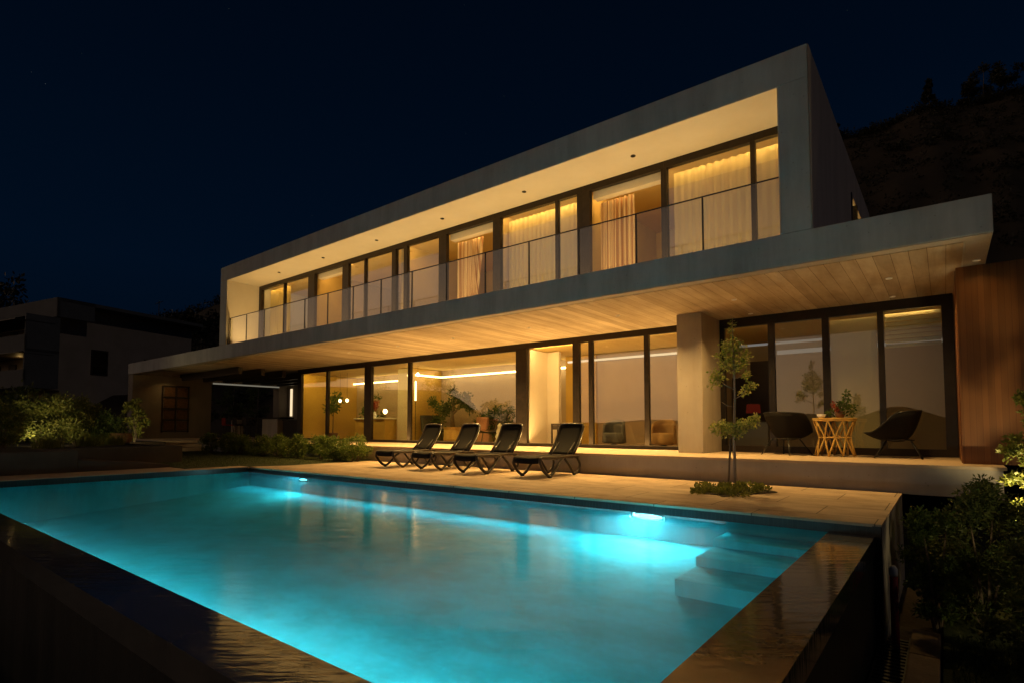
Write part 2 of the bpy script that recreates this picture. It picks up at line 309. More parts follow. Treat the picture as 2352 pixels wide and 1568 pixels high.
# ------------------------------------------------------------------ mesh builder
OFF = {}
class MB:
    def __init__(s): s.v = []; s.f = []
    def add(s, vs, fs):
        o = len(s.v); s.v += [tuple(map(float, p)) for p in vs]; s.f += [tuple(i + o for i in f) for f in fs]; return s
    def box(s, x0, x1, y0, y1, z0, z1):
        vs = [(x, y, z) for z in (z0, z1) for y in (y0, y1) for x in (x0, x1)]
        return s.add(vs, [(0, 2, 3, 1), (4, 5, 7, 6), (0, 1, 5, 4), (2, 6, 7, 3), (0, 4, 6, 2), (1, 3, 7, 5)])
    def tube(s, pts, r, n=8, caps=True, sx=1.0):
        pts = [Vector(p) for p in pts]; rs = r if isinstance(r, (list, tuple)) else [r] * len(pts)
        vs = []; fs = []; prev = None
        for i, p in enumerate(pts):
            t = (pts[min(i + 1, len(pts) - 1)] - pts[max(i - 1, 0)]).normalized()
            if prev is None:
                a = Vector((0, 0, 1)) if abs(t.z) < .9 else Vector((1, 0, 0))
                u = t.cross(a).normalized()
            else: u = (prev - t * prev.dot(t)).normalized()
            w = t.cross(u); prev = u
            for k in range(n):
                an = 2 * math.pi * k / n
                vs.append(p + (u * math.cos(an) * sx + w * math.sin(an)) * rs[i])
        for i in range(len(pts) - 1):
            for k in range(n):
                a = i * n + k; b = i * n + (k + 1) % n
                fs.append((a, b, b + n, a + n))
        if caps:
            fs.append(tuple(range(n - 1, -1, -1))); fs.append(tuple(range((len(pts) - 1) * n, len(pts) * n)))
        return s.add(vs, fs)
    def lathe(s, prof, c, n=20):
        vs = []; fs = []
        for r, z in prof:
            for k in range(n):
                a = 2 * math.pi * k / n; vs.append((c[0] + r * math.cos(a), c[1] + r * math.sin(a), c[2] + z))
        for i in range(len(prof) - 1):
            for k in range(n):
                a = i * n + k; b = i * n + (k + 1) % n; fs.append((a, b, b + n, a + n))
        fs.append(tuple(range(n - 1, -1, -1))); fs.append(tuple(range((len(prof) - 1) * n, len(prof) * n)))
        return s.add(vs, fs)
    def prism(s, poly, z0, z1):
        n = len(poly); vs = [(x, y, z0) for x, y in poly] + [(x, y, z1) for x, y in poly]
        return s.add(vs, [tuple(range(n - 1, -1, -1)), tuple(range(n, 2 * n))] + [(i, (i + 1) % n, n + (i + 1) % n, n + i) for i in range(n)])
    def prism_x(s, poly, x0, x1):
        n = len(poly); vs = [(x0, y, z) for y, z in poly] + [(x1, y, z) for y, z in poly]
        return s.add(vs, [tuple(range(n)), tuple(range(2 * n - 1, n - 1, -1))] + [(i, n + i, n + (i + 1) % n, (i + 1) % n) for i in range(n)])
    def grid(s, fn, nu, nv):
        vs = [fn(i / nu, j / nv) for j in range(nv + 1) for i in range(nu + 1)]
        fs = [(j * (nu + 1) + i, j * (nu + 1) + i + 1, (j + 1) * (nu + 1) + i + 1, (j + 1) * (nu + 1) + i) for j in range(nv) for i in range(nu)]
        return s.add(vs, fs)
    def leaves(s, cs, rs, n, size, up=.0, squash=1.0, shell=.55, rg=None, aspect=.5):
        """n pointed leaves spread through ellipsoid clumps (centres cs, radii rs)"""
        rg = rg or rng
        cs = np.array(cs, float); rs = np.array(rs, float)
        w = rs ** 2; w /= w.sum()
        idx = rg.choice(len(cs), n, p=w)
        d = rg.normal(size=(n, 3)); d /= np.linalg.norm(d, axis=1)[:, None]
        rad = rs[idx] * (shell + (1 - shell) * rg.random(n)) * (rg.random(n) ** .25)
        p = cs[idx] + d * rad[:, None] * np.array([1, 1, squash])
        a = d + rg.normal(size=(n, 3)) * .8; a[:, 2] += up; a /= np.linalg.norm(a, axis=1)[:, None]
        b = np.cross(a, rg.normal(size=(n, 3))); b /= np.linalg.norm(b, axis=1)[:, None]
        L = size * (.6 + .8 * rg.random(n)); W = L * aspect
        o = len(s.v)
        q0 = p; q1 = p + a * (L * .5)[:, None] + b * (W * .5)[:, None]; q2 = p + a * L[:, None]; q3 = p + a * (L * .5)[:, None] - b * (W * .5)[:, None]
        allv = np.stack([q0, q1, q2, q3], 1).reshape(-1, 3)
        s.v += [tuple(x) for x in allv.tolist()]
        s.f += [(o + 4 * i, o + 4 * i + 1, o + 4 * i + 2, o + 4 * i + 3) for i in range(n)]
        return s
    def blades(s, x, y, z, h, lean, w):
        n = len(x); rg = rng; o = len(s.v)
        an = rg.random(n) * 6.283; dx = np.cos(an); dy = np.sin(an)
        p = np.stack([x, y, z], 1); side = np.stack([-dy, dx, dx * 0], 1) * (w / 2)
        tip = p + np.stack([dx * lean, dy * lean, np.ones(n)], 1) * np.asarray(h).reshape(-1, 1)
        allv = np.stack([p - side, p + side, tip], 1).reshape(-1, 3)
        s.v += [tuple(q) for q in allv.tolist()]
        s.f += [(o + 3 * i, o + 3 * i + 1, o + 3 * i + 2) for i in range(n)]
        return s
    def build(s, name, m, parent=None, smooth=False, bevel=0.0, solid=0.0, subsurf=0):
        off = OFF.get(parent.name, (0, 0, 0)) if parent else (0, 0, 0)
        me = bpy.data.meshes.new(name)
        me.from_pydata([(x - off[0], y - off[1], z - off[2]) for x, y, z in s.v], [], s.f)
        me.materials.append(M[m] if isinstance(m, str) else m)
        if smooth: me.shade_smooth()
        me.update()
        o = bpy.data.objects.new(name, me); COL.objects.link(o)
        if parent: o.parent = parent; OFF[o.name] = off
        if solid:
            md = o.modifiers.new('solid', 'SOLIDIFY'); md.thickness = solid; md.offset = 0
        if bevel:
            md = o.modifiers.new('bevel', 'BEVEL'); md.width = bevel; md.segments = 2; md.limit_method = 'ANGLE'
        if subsurf:
            md = o.modifiers.new('sub', 'SUBSURF'); md.levels = subsurf; md.render_levels = subsurf
        return o

def tag(o, label=None, cat=None, group=None, kind=None):
    if label: o['label'] = label
    if cat: o['category'] = cat
    if group: o['group'] = group
    if kind: o['kind'] = kind
    return o
def thing(name, loc, label, cat, group=None):
    o = bpy.data.objects.new(name, None); COL.objects.link(o); o.location = loc; o.empty_display_size = .2
    OFF[o.name] = tuple(loc)
    return tag(o, label, cat, group)
def dup(root, loc, rz=None, label=None):
    r = root.copy(); COL.objects.link(r); r.location = loc
    if rz is not None: r.rotation_euler = (0, 0, rz)
    if label: r['label'] = label
    for ch in list(root.children):
        c = ch.copy(); COL.objects.link(c); c.parent = r
        for g in list(ch.children):
            d = g.copy(); COL.objects.link(d); d.parent = c
    return r
def lamp(name, kind, loc, energy, col, target=None, size=None, sizey=None, spot=None, blend=.5, parent=None, spread=None):
    l = bpy.data.lights.new(name, kind); l.energy = energy; l.color = col
    if kind == 'AREA':
        l.shape = 'RECTANGLE'; l.size = size; l.size_y = sizey or size
        if spread: l.spread = spread
    else: l.shadow_soft_size = size or .03
    if kind == 'SPOT': l.spot_size = spot; l.spot_blend = blend
    o = bpy.data.objects.new(name, l); COL.objects.link(o); o.location = loc
    if target is not None:
        o.rotation_euler = (Vector(target) - Vector(loc)).to_track_quat('-Z', 'Y').to_euler()
    return o

# ================================================================== GROUND / SETTING
ZG = -1.25
g = MB()
def gfun(u, v):
    x = -400 + 800 * u; y = -400 + 800 * v
    return (x, y, ZG - .3)
g.grid(gfun, 8, 8); tag(g.build('ground', 'ground'), kind='structure')
# garden terrace to the left of the pool (raised), and rear ground under the house
MB().prism([(-75, -30), (-15.56, -30), (-15.56, 3.49), (-17.41, 3.49), (-17.41, 6.39), (-24, 6.39), (-24, 8.6), (-26.32, 8.6), (-75, 8.6)], ZG, .42).build('garden_ground', 'soil')['kind'] = 'structure'
MB().box(-75, -30.41, 8.61, 60, ZG, .42).build('garden_terrain', 'soil')['kind'] = 'structure'
MB().box(-30.4, 30, 18.6, 60, ZG, .42).build('rear_terrain', 'soil')['kind'] = 'structure'
# lawn
MB().prism([(-26.28, 5.62), (-14.32, 5.62), (-14.32, 6.88), (-13.82, 7.0), (-13.5, 7.6), (-13.42, 8.4), (-13.42, 10.28), (-26.28, 10.28)], -.4, .0).build('lawn', 'lawn')['kind'] = 'structure'
n = 22000
x = rng.uniform(-26.2, -13.5, n); y = rng.uniform(5.7, 10.2, n); kk = (x < -14.4) | (y > 7.5); x = x[kk]; y = y[kk]; n = len(x)
tag(MB().blades(x, y, np.zeros(n) - .005, rng.uniform(.02, .045, n), .5, .008).build('grass', 'grassblade'),
    'short mown grass of the lawn beside the pool', 'grass', kind='stuff')
# lower garden at right with paving lower left
MB().box(-30, -.62, -8, .78, ZG - .3, ZG + .03).build('lower_path', 'pave')['kind'] = 'structure'
MB().box(-.08, 30, -8, 10.4, ZG - .3, ZG + .02).build('lower_garden_ground', 'lawn')['kind'] = 'structure'
n = 6000
x = rng.uniform(-.02, 1.6, n); y = rng.uniform(4.2, 7.6, n)
tag(MB().blades(x, y, np.full(n, ZG + .02), rng.uniform(.03, .08, n), .5, .01).build('grass', 'grassblade'),
    'grass of the lower garden at the foot of the pool', 'grass', kind='stuff')
t = thing('kerb', (-.2, 5, ZG), 'long sandstone kerb between the drain grate and the lower lawn', 'kerb')
k = MB()
for i in range(9):
    k.box(-.34, -.1, .2 + i * .8, .2 + i * .8 + .792, ZG - .1, ZG + .09)
k.build('kerb_stone', 'kerb', t, bevel=.012)
t = thing('drain_grate', (-.47, 4, ZG), 'dark slatted drain grate in the strip beside the pool wall', 'drain grate')
b = MB()
for i in range(70): b.box(-.585, -.36, 1.0 + i * .088, 1.0 + i * .088 + .045, ZG - .02, ZG + .035)
b.build('grate_bars', 'steel', t)
b = MB(); b.box(-.6, -.585, .95, 7.2, ZG - .1, ZG + .04); b.box(-.36, -.345, .95, 7.2, ZG - .1, ZG + .04); b.build('frame', 'steel', t)
MB().box(-.62, -.08, -8, 10.4, ZG - .3, ZG - .06).build('gutter_ground', 'soil')['kind'] = 'structure'
t = thing('standpipe', (-.42, 6.75, ZG), 'red standpipe with a white cap against the end of the pool wall', 'pipe')
MB().tube([(-.455, 6.8, ZG - .06), (-.455, 6.8, -.5)], .035, 12).build('pipe', 'red', t, smooth=True)
MB().lathe([(.036, 0), (.04, .02), (.04, .07), (.02, .1)], (-.455, 6.8, -.5), 12).build('cap', 'white', t, smooth=True)

# hill rising behind the house
def ridge(az):   # skyline height at 80 m for azimuth tangent (right = +)
    return None
CY, SY = math.cos(R(38.17)), math.sin(R(38.17))
def hill_pt(px, t):
    """px: picture column the slope lies under, t: 0 foot .. 1 ridge"""
    lat = (px - 1176) / 1264
    yr = 190 + .278 * (2352 - px) + 10 * math.sin(px * .011) + 6 * math.sin(px * .031 + 1)
    if px > 2352: yr = 190 - .1 * (px - 2352)
    dist = 34 + 50 * t
    zr = 1 + (979 - yr) / 1264 * 84
    z = .3 + (zr - .3) * t ** .92
    z += (.9 * math.sin(px * .05 + t * 9) + .7 * math.sin(px * .023 - t * 17)) * t * (1 - t) * 2
    fx, fy = -SY, CY
    return (dist * (fx + lat * CY), dist * (fy + lat * SY), z)
h = MB(); h.grid(lambda u, v: hill_pt(60 + 3400 * u, v), 120, 26)
tag(h.build('hill', 'hill', smooth=True), kind='structure')
cs = []; rs = []
for i in range(900):
    px = rng.uniform(1880, 2700) if i < 760 else rng.uniform(330, 640)
    tt = rng.random() ** .8
    p = hill_pt(px, tt); r = rng.uniform(.35, 1.2)
    cs.append((p[0], p[1], p[2] + r * .35)); rs.append(r)
for i in range(260):
    px = rng.uniform(1860, 2700) if i < 200 else rng.uniform(330, 640)
    p = hill_pt(px, rng.uniform(.96, 1.0)); r = rng.uniform(.5, 1.4)
    cs.append((p[0], p[1], p[2] + r * .4)); rs.append(r)
tag(MB().leaves(cs, rs, 42000, .34, squash=.75, shell=.3).build('hillside_scrub', 'scrub'),
    'low dark scrub covering the hillside behind the house', 'scrub', kind='stuff')

def tree(name, label, loc, height, crown, cr, leafm, nleaf, lsize, rad=.1, group=None, clumps=22, conical=False, seed=1, branches=6):
    """tapered trunk with limbs and a crown of leaf clumps; crown = crown base height fraction"""
    rg = np.random.default_rng(seed)
    t = thing(name, loc, label, 'tree', group)
    x, y, z = loc
    lean = rg.uniform(-.04, .04, 2) * height
    top = Vector((x + lean[0], y + lean[1], z + height * .94))
    tb = MB(); pts = [Vector((x, y, z - .1)).lerp(top, q) + Vector((rg.uniform(-1, 1), rg.uniform(-1, 1), 0)) * rad * .7 * (q > 0) for q in (0, .2, .45, .7, 1)]
    tb.tube(pts, [rad, rad * .85, rad * .65, rad * .42, rad * .12], 9)
    cs = []; rs = []
    for i in range(clumps):
        q = crown + (1 - crown) * rg.random()
        prof = (1 - (q - crown) / (1 - crown)) ** .8 if conical else math.sin(math.pi * min(1, .12 + .85 * (q - crown) / (1 - crown))) ** .6
        a = rg.random() * 6.283; rr = cr * prof * rg.uniform(.35, 1)
        c = (x + lean[0] * q + rr * math.cos(a), y + lean[1] * q + rr * math.sin(a), z + height * q)
        cs.append(c); rs.append(cr * rg.uniform(.2, .42) * (.5 if conical else 1))
        if i < branches:
            s0 = Vector((x, y, z)).lerp(top, max(crown * .8, q - .16)); tb.tube([s0, s0.lerp(Vector(c), .5) + Vector((0, 0, -.03 * height)), Vector(c)], [rad * .4, rad * .25, rad * .08], 6)
    tb.build('trunk', 'bark', t, smooth=True)
    MB().leaves(cs, rs, nleaf, lsize, rg=rg, shell=.25).build('crown', leafm, t)
    return t

# ridge and background trees (each its own)
for i, (px, tt, hh, con, lab) in enumerate([
    (2163, .985, 4.6, True, 'dark conifer standing out on the ridge between house and picture edge'),
    (2290, .99, 5.6, False, 'broad dark tree on the highest part of the ridge'),
    (2345, .99, 5.0, False, 'dark tree on the ridge at the far right edge'),
    (2255, .985, 3.4, False, 'smaller round tree on the ridge left of the broad one'),
    (1935, .99, 2.4, False, 'small dark tree on the ridge just clear of the upper storey')]):
    tree('ridge_tree', lab, hill_pt(px, tt), hh, .15, hh * (.3 if con else .42), 'scrub', 1300, .38, .09, 'trees on the ridge', 16, con, 20 + i)
for i, (px, d, z, hh, lab) in enumerate([
    (478, 62, 1, 13.8, 'tall dark tree close to the left end of the upper storey'),
    (430, 58, 1, 11.2, 'dark rounded tree between the neighbouring house and the upper storey'),
    (398, 66, 1, 11.2, 'dark tree just behind the flat roof corner of the neighbouring house'),
    (30, 62, 1, 15.6, 'dark tree rising over the roof of the neighbouring house')]):
    lat = (px - 1176) / 1264
    tree('background_tree', lab, (d * (-SY + lat * CY), d * (CY + lat * SY), z), hh, .15, hh * .3, 'scrub', 2600, .5, .2, 'trees behind the neighbouring house', 26, False, 40 + i)

# far hills over the bay behind the viewpoint, mirrored in the glass
h = MB()
def far(u, v):
    a = R(150 + 165 * u)
    d = 260 + 60 * v
    hh = 2.6 + 3 * math.exp(-((u - .65) / .022) ** 2) + 7.5 * math.exp(-((u - .706) / .018) ** 2) + 1.2 * math.exp(-((u - .57) / .03) ** 2) + .5 * math.sin(u * 90) + 20 / (1 + math.exp((u - .45) / .008))
    z = ZG + (hh + 2.25) * v
    return (d * math.cos(a), d * math.sin(a), z)
h.grid(far, 400, 5); tag(h.build('far_hills', 'hill', smooth=True), kind='structure')

# ================================================================== POOL
WL = -.127
t = tag(bpy.data.objects.new('swimming_pool', None), 'long turquoise swimming pool with underwater lights and dark wet overflow edges', 'swimming pool')
COL.objects.link(t); t.location = (-7.4, 4.2, 0); OFF[t.name] = (-7.4, 4.2, 0); POOL = t
ZF = -.9
b = MB()
ZN, ZK, ZW = -.9, -.62, -.46          # floor at the near wall, at the foot of the steps, at the far wall
rows = [(1.57, ZN), (5.2, ZK), (6.85, ZW)]
b.add([(x_, y_, z_) for y_, z_ in rows for x_ in (-13.78, -1.02)], [(0, 1, 3, 2), (2, 3, 5, 4)])
b.add([(-13.78, 6.85, ZW), (-1.02, 6.85, ZW), (-1.02, 6.85, -.13), (-13.78, 6.85, -.13)], [(0, 1, 2, 3)])
b.add([(-13.78, 1.57, ZN), (-1.02, 1.57, ZN), (-1.02, 1.57, -.13), (-13.78, 1.57, -.13)], [(3, 2, 1, 0)])
for x_, fl in ((-1.022, 1), (-13.78, 0)):
    q = [(x_, 1.57, ZN), (x_, 5.2, ZK), (x_, 6.85, ZW), (x_, 6.85, -.13), (x_, 1.57, -.13)]
    b.add(q, [tuple(range(5))])
b.build('basin', 'tile', t)
b = MB()
for y0, y1, z in ((5.2, 6.83, -.46), (5.78, 6.83, -.355), (6.34, 6.83, -.26)):
    b.box(-2.1, -1.03, y0, y1, -.7 if z == -.46 else {-.355: -.456, -.26: -.351}[z], z)
b.build('steps', 'tile', t, bevel=.012)
b = MB(); b.box(-13.8, -.6, 6.825, 6.87, -.135, -.034); b.box(-13.83, -13.79, .9, 6.83, -.135, -.012); b.build('tile_band', 'band', t)
# overflow edges
MB().box(-15.2, -.6, 1.2, 1.57, -.3, -.125).build('front_overflow_edge', 'wet', t)
MB().box(-1.02, -.6, 1.574, 6.82, -.3, -.125).build('side_overflow_edge', 'wet', t)
b = MB(); b.box(-15.2, -.62, 1.22, 1.56, ZG - .3, -.304); b.box(-1.0, -.62, 1.564, 6.82, ZG - .3, -.304)
b.build('outer_wall', 'slate', t)
o = MB().box(-13.784, -1.016, 1.566, 6.84, ZF - .03, WL).build('pool_water', 'water'); o['kind'] = 'structure'
o.data.materials.append(M['waterside'])
for p_ in o.data.polygons: p_.material_index = 0 if p_.normal.z > .5 else 1
AQ = (1.0, .98, 1.0)
for (x, e, wd) in ((-3.11, 80, .42), (-11.27, 26, .3)):
    fo = MB().box(x - wd / 2 - .03, x + wd / 2 + .03, 6.825, 6.846, -.225, -.128).build('pool_or_fill_light', 'steel', t, bevel=.01)
    MB().tube([(x, 6.824, -.177), (x, 6.815, -.177)], wd / 2, 28, sx=1.0).build('lens', 'poollens', fo)
    lens = fo.children[0]
    for v_ in lens.data.vertices: v_.co.z = -.177 + (v_.co.z + .177) * .16
    lamp('pool_or_fill_lamp', 'AREA', (x, 6.80, -.165), e, AQ, (x, 3, -.1), wd, .05)
for (x0, x1, e) in ((-5.6, -1.3, 66), (-9.6, -5.8, 30), (-13.5, -9.8, 6)):  # added strips hidden under the front edge, brightening the near floor
    fo = MB().box(x0, x1, 1.574, 1.60, -.25, -.19).build('pool_or_fill_light', 'steel', t)
    MB().box(x0 + .02, x1 - .02, 1.601, 1.606, -.24, -.20).build('lens', 'added_poolstrip', fo)
    lamp('pool_or_fill_lamp', 'AREA', ((x0 + x1) / 2, 1.62, -.22), e, AQ, ((x0 + x1) / 2, 2.35, -.85), x1 - x0 - .1, .06, spread=R(120))

for (x0, x1, e) in ((-6.6, -2.1, 16), (-10.2, -6.7, 11), (-13.6, -10.3, 9)):   # added light line under the deck nosing, brightening floor and steps
    fo = MB().box(x0, x1, 6.797, 6.822, -.046, -.034).build('pool_or_fill_light', 'steel', t)
    lamp('pool_or_fill_lamp', 'AREA', ((x0 + x1) / 2, 6.80, -.05), e, AQ, ((x0 + x1) / 2, 6.32, -.75), x1 - x0, .02, spread=R(76))

# deck
b = MB()
b.prism([(-13.4, 6.79), (-.54, 6.79), (-.54, 10.28), (-13.4, 10.28)], -.03, 0.0)
tag(b.build('pool_deck', 'deck'), kind='structure')
b = MB(); b.box(-13.404, -.545, 6.876, 10.28, ZG - .3, -.032); tag(b.build('deck_wall', 'conc_warm'), 'concrete end wall carrying the paved pool deck', 'wall')
b = MB(); b.box(-.62, -.545, 6.78, 6.86, ZG, -.02); tag(b.build('edge_trim', 'steel'), 'slim metal trim on the corner where deck meets pool overflow', 'trim')
b = MB(); b.box(-14.3, -13.8, -6, 6.86, -.3, -.004); b.box(-13.8, -13.41, 6.876, 8.4, -.3, -.004)
tag(b.build('coping_path', 'coping'), kind='structure')
MB().box(-15.3, -14.32, -6, 5.6, -.4, -.012).build('side_path', 'coping')['kind'] = 'structure'
# planter wall and ramp
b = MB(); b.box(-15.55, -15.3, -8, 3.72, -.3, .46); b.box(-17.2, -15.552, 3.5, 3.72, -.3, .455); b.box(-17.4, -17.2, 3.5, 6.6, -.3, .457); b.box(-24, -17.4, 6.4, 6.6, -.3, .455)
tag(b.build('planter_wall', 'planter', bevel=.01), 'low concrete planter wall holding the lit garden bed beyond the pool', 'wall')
MB().prism_x([(3.74, -.02), (3.74, .24), (5.6, .06), (5.6, -.02)], -17.18, -15.35).build('ramp', 'planter')
tag(bpy.data.objects['ramp'], 'short wedge shaped concrete ramp at the end of the planter wall', 'ramp')

# ================================================================== VILLA
V = thing('house', (-10, 12, 0), 'long two-storey concrete house with lit glass walls behind the pool', 'house')
def part(name, m, fn, parent=None, **kw):
    b = MB(); fn(b); return b.build(name, m, parent or V, **kw)
ZS0, ZS1, ZT, ZI, ZP = 3.475, 3.97, 6.86, 6.34, .437
YB, YU, YL, YR, YRL = 9.2, 10.4, 12.95, 17.86, 16.0
part('floor_slab', 'conc', lambda b: b.box(-30.4, .56, YB, YR, ZS0, ZS1), bevel=.008)
part('upper_shell', 'conc', lambda b: (b.box(-21, -1.49, YB, YR, ZI, ZT), b.box(-21, -20.5, YB, YR, ZS1 + .003, ZI), b.box(-1.91, -1.49, YB, 13.9, ZS1 + .003, ZI)), bevel=.008)
part('gable_panel', 'conc_dark', lambda b: (b.box(-1.488, -1.474, YB + .02, 13.9, ZS1 + .004, ZT - .004), b.box(-1.488, -1.474, 15.95, YR, ZS1 + .004, ZT - .004), b.box(-1.488, -1.474, 13.9, 15.95, 6.12, ZT - .004)))
w = part('window', 'neigh_trim', lambda b: (b.box(-1.6, -1.45, 13.9, 14.0, ZS1 + .004, 6.12), b.box(-1.6, -1.45, 15.85, 15.95, ZS1 + .004, 6.12), b.box(-1.6, -1.45, 14.8, 14.9, ZS1 + .004, 6.12)))
part('pane', 'glass', lambda b: b.box(-1.56, -1.54, 14.0, 15.85, ZS1 + .004, 6.12), w)
part('loggia_ceiling', 'plaster', lambda b: b.box(-20.498, -1.912, YB + .004, YU + .05, ZI - .015, ZI - .001))
part('loggia_cheek', 'plaster', lambda b: b.box(-20.498, -20.484, YB + .004, YU, ZS1 + .004, ZI - .016))
part('loggia_cheek', 'plaster', lambda b: b.box(-1.926, -1.912, YB + .004, YU, ZS1 + .004, ZI - .016))
part('loggia_floor', 'coping', lambda b: b.box(-20.48, -1.93, YB + .22, YU, ZS1, ZS1 + .02))
part('upper_rear_wall', 'ochre', lambda b: (b.box(-20.48, -1.93, 14.2, 14.3, ZS1 + .025, ZI - .03), ))
part('upper_ceiling', 'ceiling', lambda b: b.box(-20.48, -1.93, YU + .1, 14.19, ZI - .032, ZI - .02))
part('upper_floor', 'oak', lambda b: b.box(-20.48, -1.93, YU + .06, 14.19, ZS1 + .004, ZS1 + .022))
for xx in (-16.98, -12.4, -8.72, -6.22): part('upper_partition', 'ochre', lambda b: b.box(xx, xx + .12, YU + .12, 14.19, ZS1 + .03, ZI - .034))
# soffit panel
part('soffit', 'board', lambda b: b.box(-29.78, .27, 9.45, YL + .1, ZS0 - .018, ZS0 - .001))
part('soffit_border', 'conc_warm', lambda b: (b.box(-29.78, .55, YB + .01, 9.435, ZS0 - .014, ZS0 - .001), b.box(.29, .55, 9.436, 11.2, ZS0 - .014, ZS0 - .001)))
part('column', 'conc_warm', lambda b: b.box(-4.61, -4.06, 11.76, YL + .05, ZP, ZS0 - .02), bevel=.008)
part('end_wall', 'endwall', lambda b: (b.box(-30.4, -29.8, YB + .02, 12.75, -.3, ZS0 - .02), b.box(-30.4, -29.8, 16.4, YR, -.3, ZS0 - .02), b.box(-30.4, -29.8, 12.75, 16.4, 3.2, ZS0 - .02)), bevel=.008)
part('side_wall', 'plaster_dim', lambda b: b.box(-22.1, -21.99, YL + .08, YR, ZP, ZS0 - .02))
part('kitchen_wall', 'amber', lambda b: b.box(-21.988, -21.96, YL + .14, YRL - .01, ZP + .004, 3.28))
part('rear_wall', 'plaster_pink', lambda b: (b.box(-21.98, -9.75, YRL, YRL + .12, ZP, ZS0 - .03), b.box(-9.72, .3, 16.6, 16.72, ZP, ZS0 - .03)))
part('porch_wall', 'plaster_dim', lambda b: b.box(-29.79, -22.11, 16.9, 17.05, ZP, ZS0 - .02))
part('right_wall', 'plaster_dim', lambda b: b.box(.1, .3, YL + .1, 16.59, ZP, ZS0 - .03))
part('partition', 'plaster', lambda b: b.box(-17.05, -16.3, 14.35, YRL - .01, ZP + .004, 3.28))
part('partition_face', 'amber', lambda b: b.box(-16.298, -16.27, 14.36, YRL - .01, ZP + .004, 3.28))
part('hall_wall', 'plaster', lambda b: (b.box(-9.78, -9.62, YL + .14, 14.0, ZP + .004, 3.28), b.box(-9.78, -9.2, 14.004, 14.14, ZP + .004, 3.28)))
part('hall_screen', 'amber', lambda b: b.box(-9.71, -8.6, 15.2, 15.32, ZP + .004, 3.28))
part('study_wall', 'plaster_pink', lambda b: (b.box(-8.6, -4.8, 15.3, 15.42, ZP + .004, 3.28), b.box(-4.62, -4.5, YL + .12, 15.42, ZP + .004, 3.28)))
part('bedroom_wall', 'tanwall', lambda b: (b.box(-4.48, .09, 16.1, 16.22, ZP + .004, 3.28), ))
part('bedroom_door', 'darkwood', lambda b: (b.box(-3.98, -3.5, 15.2, 15.3, ZP + .004, 2.7), b.box(-4.45, -3.99, 15.22, 15.28, ZP + .004, 2.3)))
part('lower_ceiling', 'ceiling', lambda b: b.box(-21.98, .09, YL + .1, 16.59, 3.3, 3.33))
part('lower_floor', 'oak', lambda b: b.box(-21.98, .09, YL + .06, 16.59, ZP - .2, ZP))
# light coves and a glowing stand-in for a reflection
LED = part('cove_or_reflection', 'led', lambda b: (b.box(-16.1, -9.9, 15.74, 15.8, 2.97, 3.03), b.box(-16.1, -16.04, 14.4, 15.739, 2.97, 3.03)))
part('cove_or_reflection', 'led_soft', lambda b: (b.box(-9.6, -4.7, 15.14, 15.2, 3.06, 3.12),))
part('cove_or_reflection', 'mirror_glow', lambda b: (b.box(-2.9, .02, YL + .3, YL + .34, 2.60, 2.69), b.box(-3.7, -1.98, YL + .3, YL + .34, 2.83, 2.88)))  # bands mirrored in the glass, built as glowing strips
part('cove_or_reflection', 'led', lambda b: (b.box(-21.9, -17.1, 15.74, 15.8, 2.97, 3.03),))
part('porch_light_strip', 'led_dim', lambda b: (b.box(-29.79, -29.74, 12.8, 16.4, 3.2, 3.27), ))
part('porch_light_strip', 'led_soft', lambda b: (b.box(-29.34, -29.18, 16.84, 16.89, 1.6, 3.15), ))
# terrace
b = MB(); b.box(-26, .62, 10.3, YR, -.02, .385); b.build('plinth_wall', 'conc_warm')
tag(bpy.data.objects['plinth_wall'], 'long low concrete plinth wall under the house terrace', 'plinth')
b = MB(); b.box(-26, .66, 10.27, YL + .058, .387, ZP - .002); tag(b.build('terrace', 'coping', bevel=.006), kind='structure')
b = MB(); b.box(-29.79, -26.002, 9.3, 16.9, -.02, ZP - .003); tag(b.build('porch_terrace', 'coping'), kind='structure')
b = MB()
for i, (x1, z1) in enumerate(((-25.15, .434), (-24.75, .29), (-24.35, .15))): b.box(-26.1 if i else -26.0, x1, 8.75, 10.26, -.02 if i == 2 else z1 - .13, z1)
tag(b.build('garden_steps', 'coping', bevel=.008), 'three pale stone steps from the lawn up to the porch', 'steps')

def window(x0, x1, z0, z1, y, mull=(), fw=.07, depth=.12, head=.14, sill=.09, panes=True, parent=V, glassm='glass', jl=None, jr=None):
    b = MB(); jl = jl or fw; jr = jr or fw
    b.box(x0, x1, y, y + depth, z1 - head, z1); b.box(x0, x1, y, y + depth, z0, z0 + sill)
    b.box(x0, x0 + jl, y + .002, y + depth - .002, z0 + sill, z1 - head); b.box(x1 - jr, x1, y + .002, y + depth - .002, z0 + sill, z1 - head)
    edges = [x0 + jl]
    for m, w in mull:
        b.box(m - w / 2, m + w / 2, y + .004, y + depth - .004, z0 + sill, z1 - head); edges += [m - w / 2, m + w / 2]
    edges.append(x1 - jr)
    f = b.build('window', 'alu', parent)
    for i in range(0, len(edges), 2):
        if panes is True or (i // 2) in panes:
            MB().box(edges[i], edges[i + 1], y + .05, y + .07, z0 + sill, z1 - head).build('pane', glassm, f)
    return f
